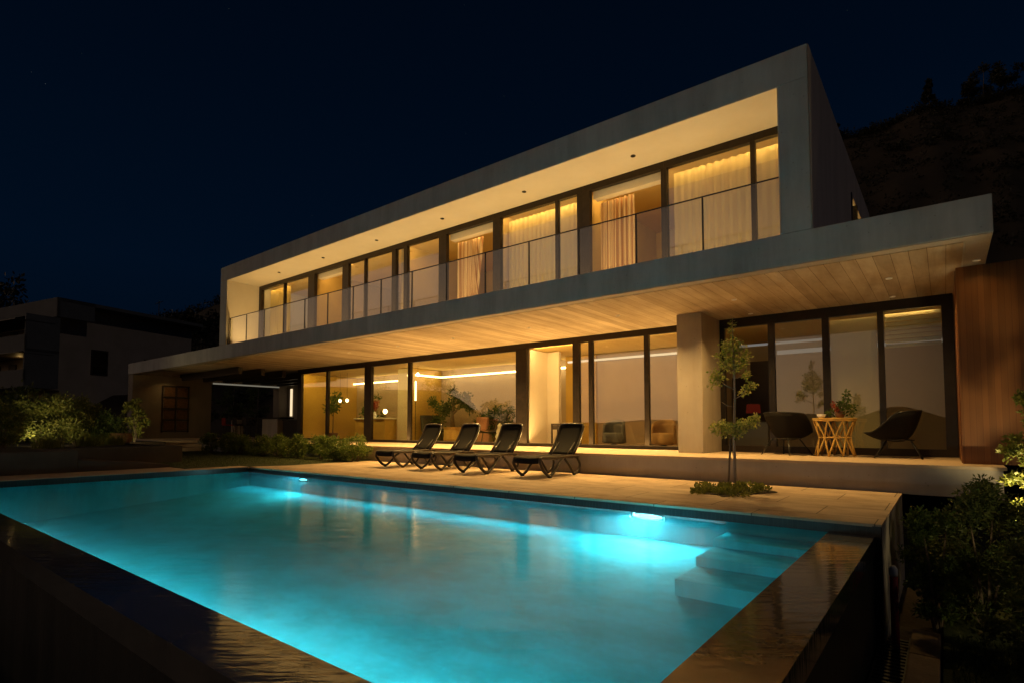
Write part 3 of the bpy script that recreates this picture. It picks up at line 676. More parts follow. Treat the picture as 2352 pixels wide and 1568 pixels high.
# lower windows
Z0, Z1 = ZP + .002, ZS0 - .02
window(-21.98, -17.05, Z0, Z1, YL, [(-19.8, .13)], head=.2, jl=.28, jr=.28)
window(-17.048, -9.84, Z0, Z1, YL, [(-14.8, .14)], head=.2, jl=.14, jr=.2)
window(-9.838, -7.952, Z0, Z1, YL, [], head=.16, jl=.2, jr=.1, panes=())
window(-7.95, -4.62, Z0, Z1, YL, [(-7.49, .12), (-5.88, .12)], head=.16, jl=.1, jr=.06)
window(-4.05, .18, Z0, Z1, YL, [(-2.95, .13), (-1.9, .13), (-.945, .1)], head=.2, sill=.14, jl=.1, jr=.17, panes=(1, 2, 3))
# upper windows
U0, U1 = ZS1 + .022, ZI - .017
window(-20.48, -17.02, U0, U1, YU, [(-18.7, .06)], jl=.18, jr=.1)
window(-17.018, -14.98, U0, U1, YU, [], jl=.28, jr=.16, panes=())
window(-14.978, -12.53, U0, U1, YU, [(-13.98, .06)], jl=.16, jr=.16)
window(-12.528, -10.58, U0, U1, YU, [(-12.09, .14)], jl=.02, jr=.14)
window(-10.578, -8.67, U0, U1, YU, [], jl=.14, jr=.12, panes=())
window(-8.668, -6.17, U0, U1, YU, [(-6.88, .07)], jl=.12, jr=.16)
window(-6.168, -4.3, U0, U1, YU, [], jl=.16, jr=.06, panes=())
window(-4.298, -1.93, U0, U1, YU, [(-2.61, .08)], jl=.06, jr=.05)
# balustrade
bal = part('balustrade', 'steel', lambda b: b.box(-20.47, -1.93, YB + .115, YB + .135, ZS1 + .955, ZS1 + .975))
xs = [-20.43] + [-1.93 - 1.234 * k for k in range(14, -1, -1)]
for a, c in zip(xs[:-1], xs[1:]):
    MB().box(a + .012, c - .012, YB + .117, YB + .133, ZS1 + .004, ZS1 + .954).build('glass_panel', 'railglass', bal)
for a in xs[:-1]: part('clamp', 'steel', lambda b: b.box(a - .012, a + .012, YB + .112, YB + .138, ZS1 + .004, ZS1 + .954), bal)
# cream roller-blind boxes over the open doors
for x0, x1 in ((-16.7, -15.16), (-10.4, -8.8), (-5.98, -4.38)): part('blind_box', 'plaster', lambda b: b.box(x0, x1, YU + .13, YU + .32, U1 - .3, U1 - .03))
# louvres in the porch ceiling
part('louvre_canopy', 'darkwood', lambda b: ([b.box(-28.2, -22.6, yy, yy + .14, 3.16, 3.44) for yy in (10.7, 11.65, 12.6, 13.55, 14.5, 15.4)], b.box(-28.3, -28.2, 10.65, 15.6, 3.3, 3.44)))

# cedar clad wall at the right
t = thing('timber_wall', (1.8, 11, ZP), 'tall red cedar clad wall at the right end of the terrace', 'wall')
MB().box(.2, 4.5, 10.9, 11.1, ZP + .0, 3.452).build('cladding', 'cedar', t)
MB().box(.19, .25, 11.102, 12.94, ZP + .0, 3.45).build('return_board', 'cedar', t)

# curtains -------------------------------------------------------------
def curtain(name, label, x0, x1, y, z0, z1, m, folds, amp, group, slant=0.0, cat='curtain', seed=0):
    rg = np.random.default_rng(seed); ph = rg.uniform(0, 6.28, 4)
    nu = int(folds * 12); b = MB()
    def fn(u, v):
        k = .6 + .4 * math.sin(u * 7 + ph[0])
        yy = y + amp * k * math.sin(u * folds * 6.283 + .8 * math.sin(u * 5 + ph[1]) + .25 * math.sin(v * 3 + ph[2]))
        return (x0 + (x1 - x0) * u + slant * (1 - v) * u, yy, z0 + (z1 - z0) * v)
    b.grid(fn, nu, 14)
    o = b.build(name, m, None, smooth=True)
    return tag(o, label, cat, group)
cg = 'upper floor curtains'
cz0, cz1 = U0 + .05, U1 - .33
curtain('drape', 'striped linen drape in the open doorway nearest the right end upstairs', -5.92, -5.1, YU + .35, cz0, cz1, 'drape', 8, .05, cg, seed=1)
curtain('drape', 'striped linen drape blown inwards in the middle open doorway upstairs', -10.36, -9.42, YU + .35, cz0, cz1, 'drape', 8, .05, cg, slant=-.22, seed=2)
curtain('drape', 'narrow cream drape in the open doorway nearest the left end upstairs', -15.34, -15.16, YU + .35, cz0, cz1, 'plaster', 2, .04, cg, seed=3)
curtain('sheer_curtain', 'sheer cream curtain filling the pane pair between the two striped drapes', -8.5, -6.3, YU + .3, cz0, U1 - .18, 'sheer', 17, .035, cg, seed=4)
curtain('sheer_curtain', 'sheer cream curtain behind the last pane pair at the right end upstairs', -4.2, -1.96, YU + .3, cz0, U1 - .18, 'sheer', 15, .035, cg, seed=5)
curtain('sheer_curtain', 'ochre sheer curtain behind the first pane at the left end upstairs', -20.2, -18.76, YU + .3, cz0, U1 - .16, 'sheer2', 9, .035, cg, seed=6)
o = MB().box(-1.83, -1.02, YL + .16, YL + .165, ZP + .05, 3.2).build('roller_blind', 'blind'); tag(o, 'pale roller blind drawn full length behind the bedroom pane', 'blind')
b = MB()
for i in range(8):
    z = 3.22 - i * .085
    b.add([(-.88, YL + .2, z), (0, YL + .2, z), (0, YL + .15, z - .075), (-.88, YL + .15, z - .075)], [(0, 1, 2, 3)])
o = b.build('pleated_blind', 'blind', solid=.004); tag(o, 'pleated blind half raised behind the rightmost bedroom pane', 'blind')

# downlights -------------------------------------------------------------
def downlight(x, y, z, label, group, lit):
    t = thing('downlight', (x, y, z), label, 'downlight', group)
    b = MB()
    nn = 20; vs = []; 
    for r, dz in ((.05, 0), (.05, -.012), (.036, -.012), (.032, -.003)):
        vs += [(x + r * math.cos(6.2832 * k / nn), y + r * math.sin(6.2832 * k / nn), z + dz) for k in range(nn)]
    fs = [(i * nn + k, i * nn + (k + 1) % nn, (i + 1) * nn + (k + 1) % nn, (i + 1) * nn + k) for i in range(3) for k in range(nn)]
    b.add(vs, fs); b.build('trim_ring', 'steel' if not lit else 'white', t, smooth=False)
    b = MB(); b.lathe([(.032, -.0035), (.032, -.001)], (x, y, z), 20); b.build('lens', 'lens' if lit else 'steel', t)
    if lit:
        lamp('downlight_lamp', 'AREA', (x, y, z - .014), lit * .36, WARM, (x, y, 0), .06, spread=R(128))
    return t
ordn = ['first', 'second', 'third', 'fourth', 'fifth', 'sixth', 'seventh', 'eighth']
for i, xx in enumerate((-18.0, -15.33, -12.66, -10.0, -7.37, -4.68)):
    downlight(xx, 9.82, ZI - .015, 'dark recessed downlight in the balcony ceiling, %s from the left end' % ordn[i], 'balcony downlights', 0)
for i, (xx, yy, e) in enumerate(((-15.5, 10.95, 200), (-13.1, 11, 280), (-10.75, 11, 400), (-8.1, 11, 400), (-5.65, 11, 290), (-3.15, 11, 170), (-.66, 11, 80))):
    downlight(xx, yy, ZS0 - .018, 'recessed downlight in the board marked soffit, %s of the row from the left' % ordn[i], 'terrace downlights', e)
downlight(-3.27, 12.6, ZS0 - .018, 'small downlight in the soffit next to the concrete column', 'terrace downlights', 5)
downlight(-.71, 12.6, ZS0 - .018, 'small downlight in the soffit close to the cedar wall', 'terrace downlights', 4)
downlight(.44, 10.6, ZS0 - .014, 'pale downlight in the soffit border at its outer right corner', 'terrace downlights', 1.5)
downlight(-29.2, 10.6, ZS0 - .018, 'lit downlight in the porch ceiling above the iron panel', 'terrace downlights', 6)

# added room fill lamps, unseen behind the window heads
def room_fill(x0, x1, y, z, e, col=WARM, tilt=1.1):
    o = lamp('room_fill_lamp', 'AREA', ((x0 + x1) / 2, y, z), e, col, ((x0 + x1) / 2, y + 2, z - tilt * 2), x1 - x0, .06)
    return o
for x0, x1, e, op in ((-20.25, -17.15, 34, 0), (-16.7, -15.16, 20, 1), (-14.8, -12.7, 36, 0), (-12.5, -10.75, 30, 0), (-10.4, -8.8, 32, 1), (-8.5, -6.35, 42, 0), (-5.98, -4.38, 32, 1), (-4.2, -2.0, 27, 0)):
    room_fill(x0, x1, YU + (.38 if op else .15), ZI - .045, e)
room_fill(-21.7, -17.2, YL + .155, 3.292, 115, GOLD)
room_fill(-16.1, -10, YL + .155, 3.292, 110, GOLD)
room_fill(-9.5, -8.1, YL + .155, 3.292, 32)
room_fill(-7.8, -4.7, YL + .155, 3.292, 30)
room_fill(-3.9, -.1, YL + .155, 3.292, 16)
lamp('rear_room_lamp', 'POINT', (-3.0, 15.2, 5.0), 70, WARM, size=.1)
# balcony floor light line washing the loggia ceiling
part('balcony_light_strip', 'steel', lambda b: b.box(-20.3, -2.1, YB + .3, YB + .36, ZS1 + .021, ZS1 + .035))
lamp('balcony_lamp', 'AREA', (-11.2, YB + .33, ZS1 + .05), 280, (1.0, .62, .21), (-11.2, YB + 1.5, ZI), 18.0, .05)
# added light line at the glass foot, brightening the soffit
lamp('soffit_fill_lamp', 'AREA', (-10.2, YL - .12, ZP + .03), 360, WARM, (-10.2, YL - 1.2, ZS0), 10.6, .05)

# ================================================================== FURNITURE OUTSIDE
def make_lounger():
    t = thing('sun_lounger', (0, 0, 0), '', 'sun lounger', 'loungers in a row on the pool deck')
    # local: u = +Y from foot end to head, width in X (+-.33)
    def arc(pts, n=6):   # Catmull-Rom through pts
        P = [Vector(p) for p in pts]; P = [P[0] * 2 - P[1]] + P + [P[-1] * 2 - P[-2]]; out = []
        for i in range(1, len(P) - 2):
            for k in range(n):
                q = k / n; a, b, c, d = P[i - 1:i + 3]
                out.append(.5 * ((2 * b) + (c - a) * q + (2 * a - 5 * b + 4 * c - d) * q * q + (3 * b - a - 3 * c + d) * q ** 3))
        out.append(P[-2]); return out
    for s in (-1, 1):
        x = .315 * s; xo = .335 * s
        b = MB()
        b.tube(arc([(x, .0, .34), (x, .05, .392), (x, .3, .385), (x, .7, .375), (x, 1.05, .39), (x, 1.4, .37)]), .031, 8)
        b.build('side_rail', 'lounger', t, smooth=True)
        b = MB()
        b.tube(arc([(x, .0, .345), (xo, .02, .25), (xo, .16, .1), (xo, .3, .022)]), [.03] * 6 + [.032] * 12 + [.04], 8)
        b.tube(arc([(xo, .3, .022), (xo, .44, .1), (xo, .6, .24), (x, .78, .365)]), .029, 8)
        b.lathe([(.045, 0), (.045, .03), (.03, .05)], (xo, .3, 0), 12)
        b.build('leg', 'lounger', t, smooth=True)
        b = MB()
        b.tube(arc([(x, .86, .36), (xo, 1.0, .22), (xo, 1.12, .09), (xo, 1.2, .024)]), .027, 8)
        b.tube(arc([(xo, 1.2, .024), (xo, 1.34, .08), (xo, 1.42, .2), (x, 1.36, .33), (x, 1.26, .375)]), .027, 8)
        b.lathe([(.042, 0), (.042, .03), (.028, .05)], (xo, 1.2, 0), 12)
        b.build('leg', 'lounger', t, smooth=True)
    b = MB()
    for yy, zz in ((.03, .36), (.62, .35), (1.2, .36)): b.tube([(-.31, yy, zz), (.31, yy, zz)], .018, 8)
    b.build('cross_bar', 'lounger', t, smooth=True)
    # seat sling, curling over the front edge
    prof = arc([(0, -.015, .29), (0, -.02, .35), (0, .05, .405), (0, .3, .40), (0, .7, .388), (0, 1.18, .40)], 5)
    b = MB(); n = len(prof) - 1
    b.grid(lambda u, v: (-.3 + .6 * u, prof[round(v * n)].y, prof[round(v * n)].z - .012 * (1 - (2 * u - 1) ** 2)), 6, n)
    b.build('seat', 'sling', t, smooth=True, solid=.02)
    # backrest
    h0 = Vector((0, 1.2, .40)); h1 = Vector((0, 1.66, 1.06)); d = (h1 - h0)
    nrm = Vector((0, d.z, -d.y)).normalized()
    def bk(x, q): p = h0 + d * q; bow = .05 * math.sin(q * 3.14); return Vector((x, p.y, p.z)) + nrm * bow
    b = MB(); b.grid(lambda u, v: bk((-.285 + .57 * u) * (1 - .0 * v), .02 + .96 * v), 6, 10)
    bo = b.build('backrest', 'sling', t, smooth=True, solid=.02)
    pts = [bk(-.3, 0)] + [bk(-.3, q) for q in (.2, .4, .6, .8, .92)] + [bk(-.27, .98), bk(-.2, 1.0), bk(0, 1.005), bk(.2, 1.0), bk(.27, .98)] + [bk(.3, q) for q in (.92, .8, .6, .4, .2)] + [bk(.3, 0)]
    b = MB(); b.tube(pts, .026, 8); b.tube([bk(-.3, .0), bk(.3, .0)], .018, 8); b.build('back_frame', 'lounger', bo, smooth=True)
    b = MB(); b.tube([(-.2, 1.05, .35), tuple(bk(-.2, .45))], .012, 6); b.tube([(.2, 1.05, .35), tuple(bk(.2, .45))], .012, 6); b.build('back_prop', 'lounger', t, smooth=True)
    return t
L0 = make_lounger()
sp = [(-10.83, 8.72, 0, 'dark sun lounger nearest the hedge, first in the row'),
      (-9.46, 8.68, 0, 'dark sun lounger second from the hedge in the row'),
      (-7.98, 8.56, 0, 'dark sun lounger third from the hedge, beside the last one in the row'),
      (-6.46, 8.68, 0, 'dark sun lounger nearest the sapling, last in the row')]
for i, (x, y, r, lab) in enumerate(sp):
    if i == 0: L0.location = (x, y, 0); L0['label'] = lab
    else: dup(L0, (x, y, 0), R((0, -1.2, 1.0, -.6)[i]), lab)

def make_chair():
    t = thing('shell_chair', (0, 0, 0), '', 'armchair', 'woven chairs on the terrace')
    # local: front = -Y
    def rim(a):   # a = 0 front, pi back
        c = math.cos(a); q = math.sin(a)
        back = (1 - c) / 2
        k = min(1, max(0, (back - .1) / .5)); k = k * k * (3 - 2 * k)
        y = -.47 * c if c > 0 else -.40 * c
        x = .41 * (1 if q >= 0 else -1) * abs(q) ** .7
        return Vector((x, y, .45 + .32 * k + .08 * back))
    def fn(u, v):
        a = u * 2 * math.pi; r = rim(a); base = Vector((0, .05, .30))
        q = v
        p = base.lerp(r, q ** .8); p.z = base.z + (r.z - base.z) * q ** 2.1
        return tuple(p)
    b = MB(); b.grid(fn, 40, 12); so = b.build('shell', 'wicker', t, smooth=True, solid=.018)
    MB().tube([rim(2 * math.pi * k / 40) for k in range(41)], .013, 8, caps=False).build('rim', 'steel', so, smooth=True)
    MB().tube([Vector((.24 * math.cos(6.2832 * k / 24), .05 + .24 * math.sin(6.2832 * k / 24), .325)) for k in range(25)], .01, 6, caps=False).build('base_ring', 'steel', t, smooth=True)
    for sx in (-1, 1):
        for sy in (-1, 1):
            MB().tube([(.17 * sx, .05 + .17 * sy, .33), (.32 * sx, .04 + .35 * sy, 0)], .013, 7).build('leg', 'steel', t, smooth=True)
    return t
c0 = make_chair(); c0.location = (-2.52, 12.25, ZP); c0.rotation_euler = (0, 0, R(156)); c0['label'] = 'black woven shell chair with its back turned, beside the concrete column'
dup(c0, (-.72, 12.2, ZP), R(-88), 'black woven shell chair seen from its side, beside the cedar wall')

t = thing('bamboo_table', (-1.68, 12.2, ZP), 'round honey coloured bamboo table with crossed stick legs between the two chairs', 'table')
cx, cy = -1.68, 12.2
MB().lathe([(.37, .70), (.38, .71), (.38, .725), (.36, .73)], (cx, cy, ZP), 32).build('table_top', 'rattan', t)
b = MB()
def ringpt(r, a, z): return Vector((cx + r * math.cos(a), cy + r * math.sin(a), ZP + z))
for r, z, w in ((.36, .685, .016), (.265, .36, .014)):
    b.tube([ringpt(r, 6.2832 * k / 32, z) for k in range(33)], w, 7, caps=False)
b.build('hoop', 'rattan', t, smooth=True)
for k in range(9):
    a = 6.2832 * k / 9; b = MB()
    for sg in (-1, 1):
        b.tube([ringpt(.36, a + sg * .36, .69), ringpt(.31, a + sg * .2, .54), ringpt(.262, a, .36), ringpt(.3, a - sg * .2, .18), ringpt(.35, a - sg * .36, 0)], .0155, 6)
    b.build('leg', 'rattan', t, smooth=True)
t = thing('flower_pot', (cx + .1, cy, ZP + .73), 'pot of leafy green stems and red flowers on the bamboo table', 'potted plant')
MB().lathe([(.06, 0), (.08, .06), (.085, .12), (.07, .125)], (cx + .1, cy, ZP + .73), 16).build('pot', 'terracotta', t, smooth=True)
z0 = ZP + .85
MB().leaves([(cx + .1, cy, z0 + .06), (cx + .2, cy, z0 + .2), (cx + .22, cy + .02, z0 + .34), (cx - .06, cy, z0), (cx + .28, cy, z0 + .04), (cx + .14, cy, z0 + .12)], [.13, .1, .07, .1, .12, .12], 420, .06, shell=.3).build('foliage', 'leaf', t)
MB().leaves([(cx + .02, cy - .06, z0 + .1), (cx + .06, cy - .08, z0 + .03), (cx - .02, cy, z0 + .16)], [.05, .04, .04], 120, .04, shell=.2).build('blossom', 'petal', t)
b = MB(); b.tube([(cx + .12, cy, z0 - .05), (cx + .17, cy, z0 + .15), (cx + .23, cy + .02, z0 + .38)], [.008, .006, .003], 5); b.tube([(cx + .08, cy, z0 - .05), (cx + .04, cy - .03, z0 + .12)], [.006, .003], 5); b.build('stem', 'bark', t)
t = thing('white_bowl', (cx - .2, cy - .1, ZP + .73), 'small white bowl on the left of the bamboo table top', 'bowl')
MB().lathe([(.04, 0), (.06, .02), (.085, .07), (.08, .072), (.05, .02)], (cx - .2, cy - .1, ZP + .73), 20).build('bowl', 'white', t, smooth=True)

# sapling in the deck --------------------------------------------------------
S = (-2.76, 9.5, 0)
MB().prism([(S[0] + (.5 + .09 * math.sin(3 * a + 1) + .05 * math.sin(7 * a)) * math.cos(a) + .1, S[1] - .55 + (.78 + .1 * math.sin(4 * a) + .06 * math.sin(9 * a)) * math.sin(a)) for a in np.linspace(0, 6.283, 49)[:-1]], -.1, .006).build('planting_bed', 'soil')['kind'] = 'structure'
cs = []; rs = []
for i in range(60):
    a = rng.uniform(0, 6.283); r = rng.random() ** .6 * (1.08 + .22 * math.sin(5 * a))
    cs.append((S[0] + .12 + .5 * r * math.cos(a), S[1] - .55 + .78 * r * math.sin(a), .03)); rs.append(rng.uniform(.05, .11))
tag(MB().leaves(cs, rs, 2600, .05, up=.7, squash=.7, shell=.3).build('ground_cover', 'leaf_y'), 'low leafy ground cover round the foot of the sapling', 'ground cover', kind='stuff')
t = thing('sapling', S, 'slender young tree with sparse leaf clusters in the paved deck', 'tree')
b = MB(); b.tube([(S[0], S[1], 0), (S[0] - .01, S[1], .8), (S[0] + .02, S[1], 1.5), (S[0] + .01, S[1], 2.2), (S[0], S[1], 2.76)], [.024, .021, .017, .012, .004], 9)
for p, q in (((0, .0, 1.62), (-.3, .05, 1.86)), ((0, 0, 1.45), (.22, -.05, 1.62)), ((0, 0, 1.8), (.2, .05, 1.9)), ((0, 0, .85), (-.3, 0, 1.0)), ((0, 0, .9), (.32, .02, 1.1)), ((0, 0, 1.95), (-.2, -.1, 2.15)), ((0, 0, 2.0), (.2, .08, 2.2)), ((0, 0, 1.33), (-.2, 0, 1.42))):
    a = Vector(S) + Vector(p); c = Vector(S) + Vector(q); b.tube([a, a.lerp(c, .5) + Vector((0, 0, -.03)), c], [.008, .006, .003], 6)
b.build('trunk', 'birch', t, smooth=True)
cl = [(0, 0, 2.72, .07), (-.02, 0, 2.6, .08), (.02, 0, 2.45, .09), (-.12, .0, 2.36, .12), (.13, 0, 2.34, .11), (0, 0, 2.28, .14), (-.2, -.05, 2.2, .12), (.2, .05, 2.18, .13), (-.05, 0, 2.1, .14), (.12, 0, 2.06, .12), (-.16, 0, 2.02, .12), (.02, 0, 1.96, .12),
      (-.32, .05, 1.88, .14), (-.27, 0, 1.78, .12), (-.2, 0, 1.84, .1), (-.36, 0, 1.7, .07), (.2, .05, 1.86, .09), (.26, 0, 1.66, .1), (.2, 0, 1.6, .1), (.12, 0, 1.54, .07), (.33, 0, 1.68, .06),
      (-.3, 0, .98, .14), (-.2, .05, 1.02, .13), (-.1, 0, .97, .14), (.04, 0, 1.02, .13), (.16, 0, 1.02, .14), (.28, .02, 1.06, .13), (.34, 0, 1.13, .09), (.0, -.05, .92, .12), (.1, 0, .9, .11), (-.16, 0, .9, .1)]
MB().leaves([(S[0] + a, S[1] + b_, c) for a, b_, c, r in cl], [r for *_, r in cl], 2700, .046, shell=.2, aspect=.62).build('crown', 'leaf_r', t)
o = MB().tube([(S[0] - .1, S[1] - .06, -.02), (S[0] - .055, S[1] - .03, .8)], .016, 8).build('stake', 'bark', smooth=True); tag(o, 'thin wooden stake leaning beside the sapling trunk', 'stake')

# ================================================================== PLANTING
def shrub(name, label, loc, w, hgt, leafm, nleaf, lsize, group=None, clumps=26, seed=0, up=.3, stems=7, aspect=.42, base=.12):
    rg = np.random.default_rng(seed)
    t = thing(name, loc, label, 'shrub', group)
    x, y, z = loc; cs = []; rs = []; st = MB()
    for i in range(clumps):
        q = rg.random(); a = rg.random() * 6.283
        rr = w * (.25 + .75 * math.sin(math.pi * min(1, .2 + .75 * q))) * rg.uniform(.2, 1) * .8
        c = Vector((x + rr * math.cos(a), y + rr * math.sin(a), z + hgt * (base + (1 - base - .08) * q)))
        cs.append(tuple(c)); rs.append(min(w, hgt) * rg.uniform(.16, .32))
        if i < stems: st.tube([Vector((x + rr * .15 * math.cos(a), y + rr * .15 * math.sin(a), z - .05)), Vector((x, y, z)).lerp(c, .5) + Vector((0, 0, .05 * hgt)), c], [.018, .012, .004], 5)
    st.build('stem', 'bark', t)
    MB().leaves(cs, rs, nleaf, lsize, rg=rg, up=up, shell=.2, aspect=aspect).build('foliage', leafm, t)
    return t
# hedge of rounded shrubs in front of the plinth
hx = [-22.6, -21.35, -20.1, -18.9, -17.7, -16.5, -15.35, -14.3, -13.45]
hl = ['dark hedge shrub next to the porch steps', 'hedge shrub second from the porch steps', 'hedge shrub third from the porch steps', 'hedge shrub fourth from the porch steps',
      'hedge shrub in the middle of the row', 'hedge shrub fourth from the loungers', 'hedge shrub third from the loungers', 'hedge shrub second from the loungers', 'brightest hedge shrub right beside the first lounger']
for i, xx in enumerate(hx):
    shrub('hedge_shrub', hl[i], (xx, 9.75 + .08 * math.sin(i * 2.3), 0), .62, .7 + .05 * math.sin(i * 1.7), 'leaf_h', 3400, .06, 'hedge shrubs before the plinth', 44, 100 + i, up=.6)
# lit garden bed at the left
GZ = .42
shrub('garden_shrub', 'feathery yellow green shrub at the left edge of the lit bed', (-20.6, 3.3, GZ), 1.0, 1.2, 'leaf_s', 5600, .075, 'shrubs in the lit garden bed', 30, 201, up=.7)
shrub('garden_shrub', 'tallest feathery shrub of the lit bed, behind the garden spotlight', (-21.9, 4.5, GZ), 1.2, 1.55, 'leaf_s', 9000, .075, 'shrubs in the lit garden bed', 40, 202, up=.8)
shrub('garden_shrub', 'upright olive shrub right of the tallest one in the bed', (-22.9, 5.5, GZ), 1.1, 1.6, 'leaf_s', 6500, .08, 'shrubs in the lit garden bed', 34, 203, up=.9)
shrub('garden_shrub', 'dark rounded shrub towards the porch in the garden bed', (-22.9, 6.1, GZ), 1.1, 1.2, 'leaf', 4600, .08, 'shrubs in the lit garden bed', 30, 204, up=.6)
shrub('garden_shrub', 'dark shrub filling the back of the bed under the neighbouring house', (-26.2, 4.6, GZ), 1.9, 1.9, 'leaf_d', 3600, .14, 'shrubs in the lit garden bed', 36, 205)
shrub('garden_shrub', 'low dark shrub at the picture edge in front of the bed', (-18.8, 2.5, GZ), .7, .7, 'leaf_d', 1500, .1, 'shrubs in the lit garden bed', 20, 206)
shrub('climbing_shrub', 'lit leafy shrub climbing against the porch end wall', (-24.2, 7.6, GZ), .5, 1.75, 'leaf_y', 1500, .11, 'shrubs in the lit garden bed', 24, 207, up=.7)
for i, (xx, yy, rr, lab) in enumerate(((-19.2, 4.0, .55, 'tuft of grassy leaves in front of the garden spotlight'), (-20.2, 5.2, .6, 'broad tuft of grassy leaves along the bed edge'), (-20.9, 6.0, .5, 'lit tuft of grassy leaves beside the clay pot'))):
    nn = 420; a = rng.random(nn) * 6.283; r = rng.random(nn) * rr * .6
    t = thing('grass_tuft', (xx, yy, GZ), lab, 'plant', 'grassy tufts in the bed')
    MB().blades(xx + r * np.cos(a), yy + r * np.sin(a), np.full(nn, GZ - .02), rng.uniform(.2, .48, nn), .55, .016).build('leaf_blades', 'leaf_y', t)
t = thing('clay_pot', (-22.35, 6.62, GZ), 'round brown clay pot with a clipped plant at the bed end', 'potted plant')
MB().lathe([(.2, 0), (.3, .1), (.34, .24), (.3, .36), (.33, .38), (.26, .38)], (-22.35, 6.62, GZ - .02), 24).build('pot', 'terracotta', t, smooth=True)
MB().leaves([(-22.35, 6.62, GZ + .45), (-22.2, 6.6, GZ + .5), (-22.5, 6.65, GZ + .5)], [.22, .18, .18], 500, .08, shell=.3).build('foliage', 'leaf_d', t)
def gspot(x, y, z, tx, ty, tz, e, label, spot=120, col=(1.0, .78, .36)):
    t = thing('garden_spotlight', (x, y, z), label, 'spotlight', 'garden spotlights')
    MB().tube([(x, y, z - .1), (x, y, z + .06)], .02, 8).build('spike', 'steel', t)
    d = (Vector((tx, ty, tz)) - Vector((x, y, z + .1))).normalized(); p = Vector((x, y, z + .1))
    MB().tube([p - d * .06, p + d * .05], [.035, .05], 14).build('housing', 'steel', t, smooth=True)
    MB().tube([p + d * .051, p + d * .055], .042, 14).build('lens', 'gardenlens', t)
    lamp('garden_lamp', 'SPOT', tuple(p + d * .08), e, col, (tx, ty, tz), .04, spot=R(spot), blend=.8)
gspot(-20.3, 4.1, GZ, -21.6, 4.6, GZ + 1.0, 85, 'small spotlight glowing under the tallest bed shrub', 140)
gspot(-22.75, 6.95, GZ, -24.2, 7.6, GZ + .9, 45, 'small spotlight glowing beside the clay pot', 130)
# right hand planting
shrub('tall_shrub', 'bright lit leafy shrub against the cedar wall at the right edge', (.86, 9.2, -.5), .42, 2.05, 'leaf_y', 3200, .062, 'shrubs at the right of the pool', 34, 301, up=.6, aspect=.5)
shrub('bank_shrub', 'large dark shrub below the plinth at the right', (.3, 8.3, ZG), .75, 1.72, 'leaf_d', 13000, .048, 'shrubs at the right of the pool', 50, 302)
shrub('bank_shrub', 'dark shrub pressed against the end of the deck wall', (-.12, 7.9, ZG), .42, 1.45, 'leaf', 7000, .045, 'shrubs at the right of the pool', 34, 303)
shrub('bank_shrub', 'dark shrub at the lower right picture edge', (.66, 7.0, ZG), .62, 1.25, 'leaf_d', 10000, .048, 'shrubs at the right of the pool', 44, 304)
shrub('bank_shrub', 'loose shrub lit from behind under the tall lit one', (.8, 8.2, ZG), .5, 1.5, 'leaf', 7000, .048, 'shrubs at the right of the pool', 34, 305)
gspot(.66, 8.85, -.35, 1.0, 9.5, 1.2, 130, 'small spotlight shining up behind the right hand shrubs', 130)
gspot(1.25, 7.1, ZG + .5, .1, 8.1, -.2, 22, 'small spotlight hidden among the right hand shrubs', 120)
# dark trees beyond the porch opening
for i, (xx, yy, hh, lab) in enumerate(((-33, 14.0, 3.0, 'dark leafy tree behind the left half of the porch opening'), (-33.6, 15.6, 3.4, 'dark slender tree in the middle of the porch opening'), (-34.2, 17.4, 3.6, 'dark slender tree at the right side of the porch opening'))):
    tree('porch_tree', lab, (xx, yy, .42), hh, .3, .8, 'leaf_d', 1300, .13, .05, 'trees beyond the porch', 20, False, 60 + i)
# trees and shrubs on the garden side that the glass mirrors
for i, (xx, yy, hh, cr) in enumerate(((-24.5, -3, 2.2, 1.5), (-27.2, -1, 4.4, 1.7), (-30.5, 2, 4.0, 1.8))):
    tree('garden_tree', ['small bushy tree beside the bed, mirrored in the living room glass', 'taller bushy tree by the boundary, mirrored in the living room glass', 'bushy tree in front of the neighbouring house'][i], (xx, yy, .42), hh, .12, cr, 'leaf_d', 2600, .16, .09, 'garden trees left of the pool', 28, False, 80 + i)

# ================================================================== NEIGHBOURING HOUSE
nb = thing('neighbour_house', (-48.2, 10.5, 0), 'dark three-storey stucco house with balconies beyond the garden', 'house')
UX = Vector((math.sin(R(-102.09)), math.cos(R(-102.09)), 0)); VX = Vector((math.sin(R(-15.99)), math.cos(R(-15.99)), 0)); O = Vector((-48.2, 10.45, 0))
def nbox(b, u0, u1, v0, v1, z0, z1):
    c = [O + UX * u + VX * v for u, v in ((u0, v0), (u1, v0), (u1, v1), (u0, v1))]
    b.prism([(p.x, p.y) for p in c][::-1], z0, z1)
b = MB(); nbox(b, 1.5, 16, 0, 11.0, 3.6, 9.9); nbox(b, 1.5, 16, 11, 17, 3.6, 7.6); nbox(b, 1.5, 15, .8, 16, .3, 3.6); b.build('wall', 'neigh', nb)
b = MB(); nbox(b, 0, 16, -.2, 0, 8.6, 9.95); nbox(b, 0, .12, -.2, 2.2, 8.6, 9.95); nbox(b, 0, 1.5, 0, 11, 9.7, 9.95); b.build('parapet', 'neigh_trim', nb)
b = MB(); nbox(b, .0, 16, -2.0, 0, 3.6, 4.0); nbox(b, .0, 16, -2.0, 0, 6.0, 6.2); nbox(b, .0, 16, -2.0, 0, 8.3, 8.5); nbox(b, .0, .15, -2.0, 0, 4.0, 8.3); nbox(b, 4.6, 4.8, -1.9, -1.7, 4.0, 8.3); nbox(b, 9.4, 9.6, -1.9, -1.7, 4.0, 8.3); b.build('balcony', 'neigh_trim', nb)
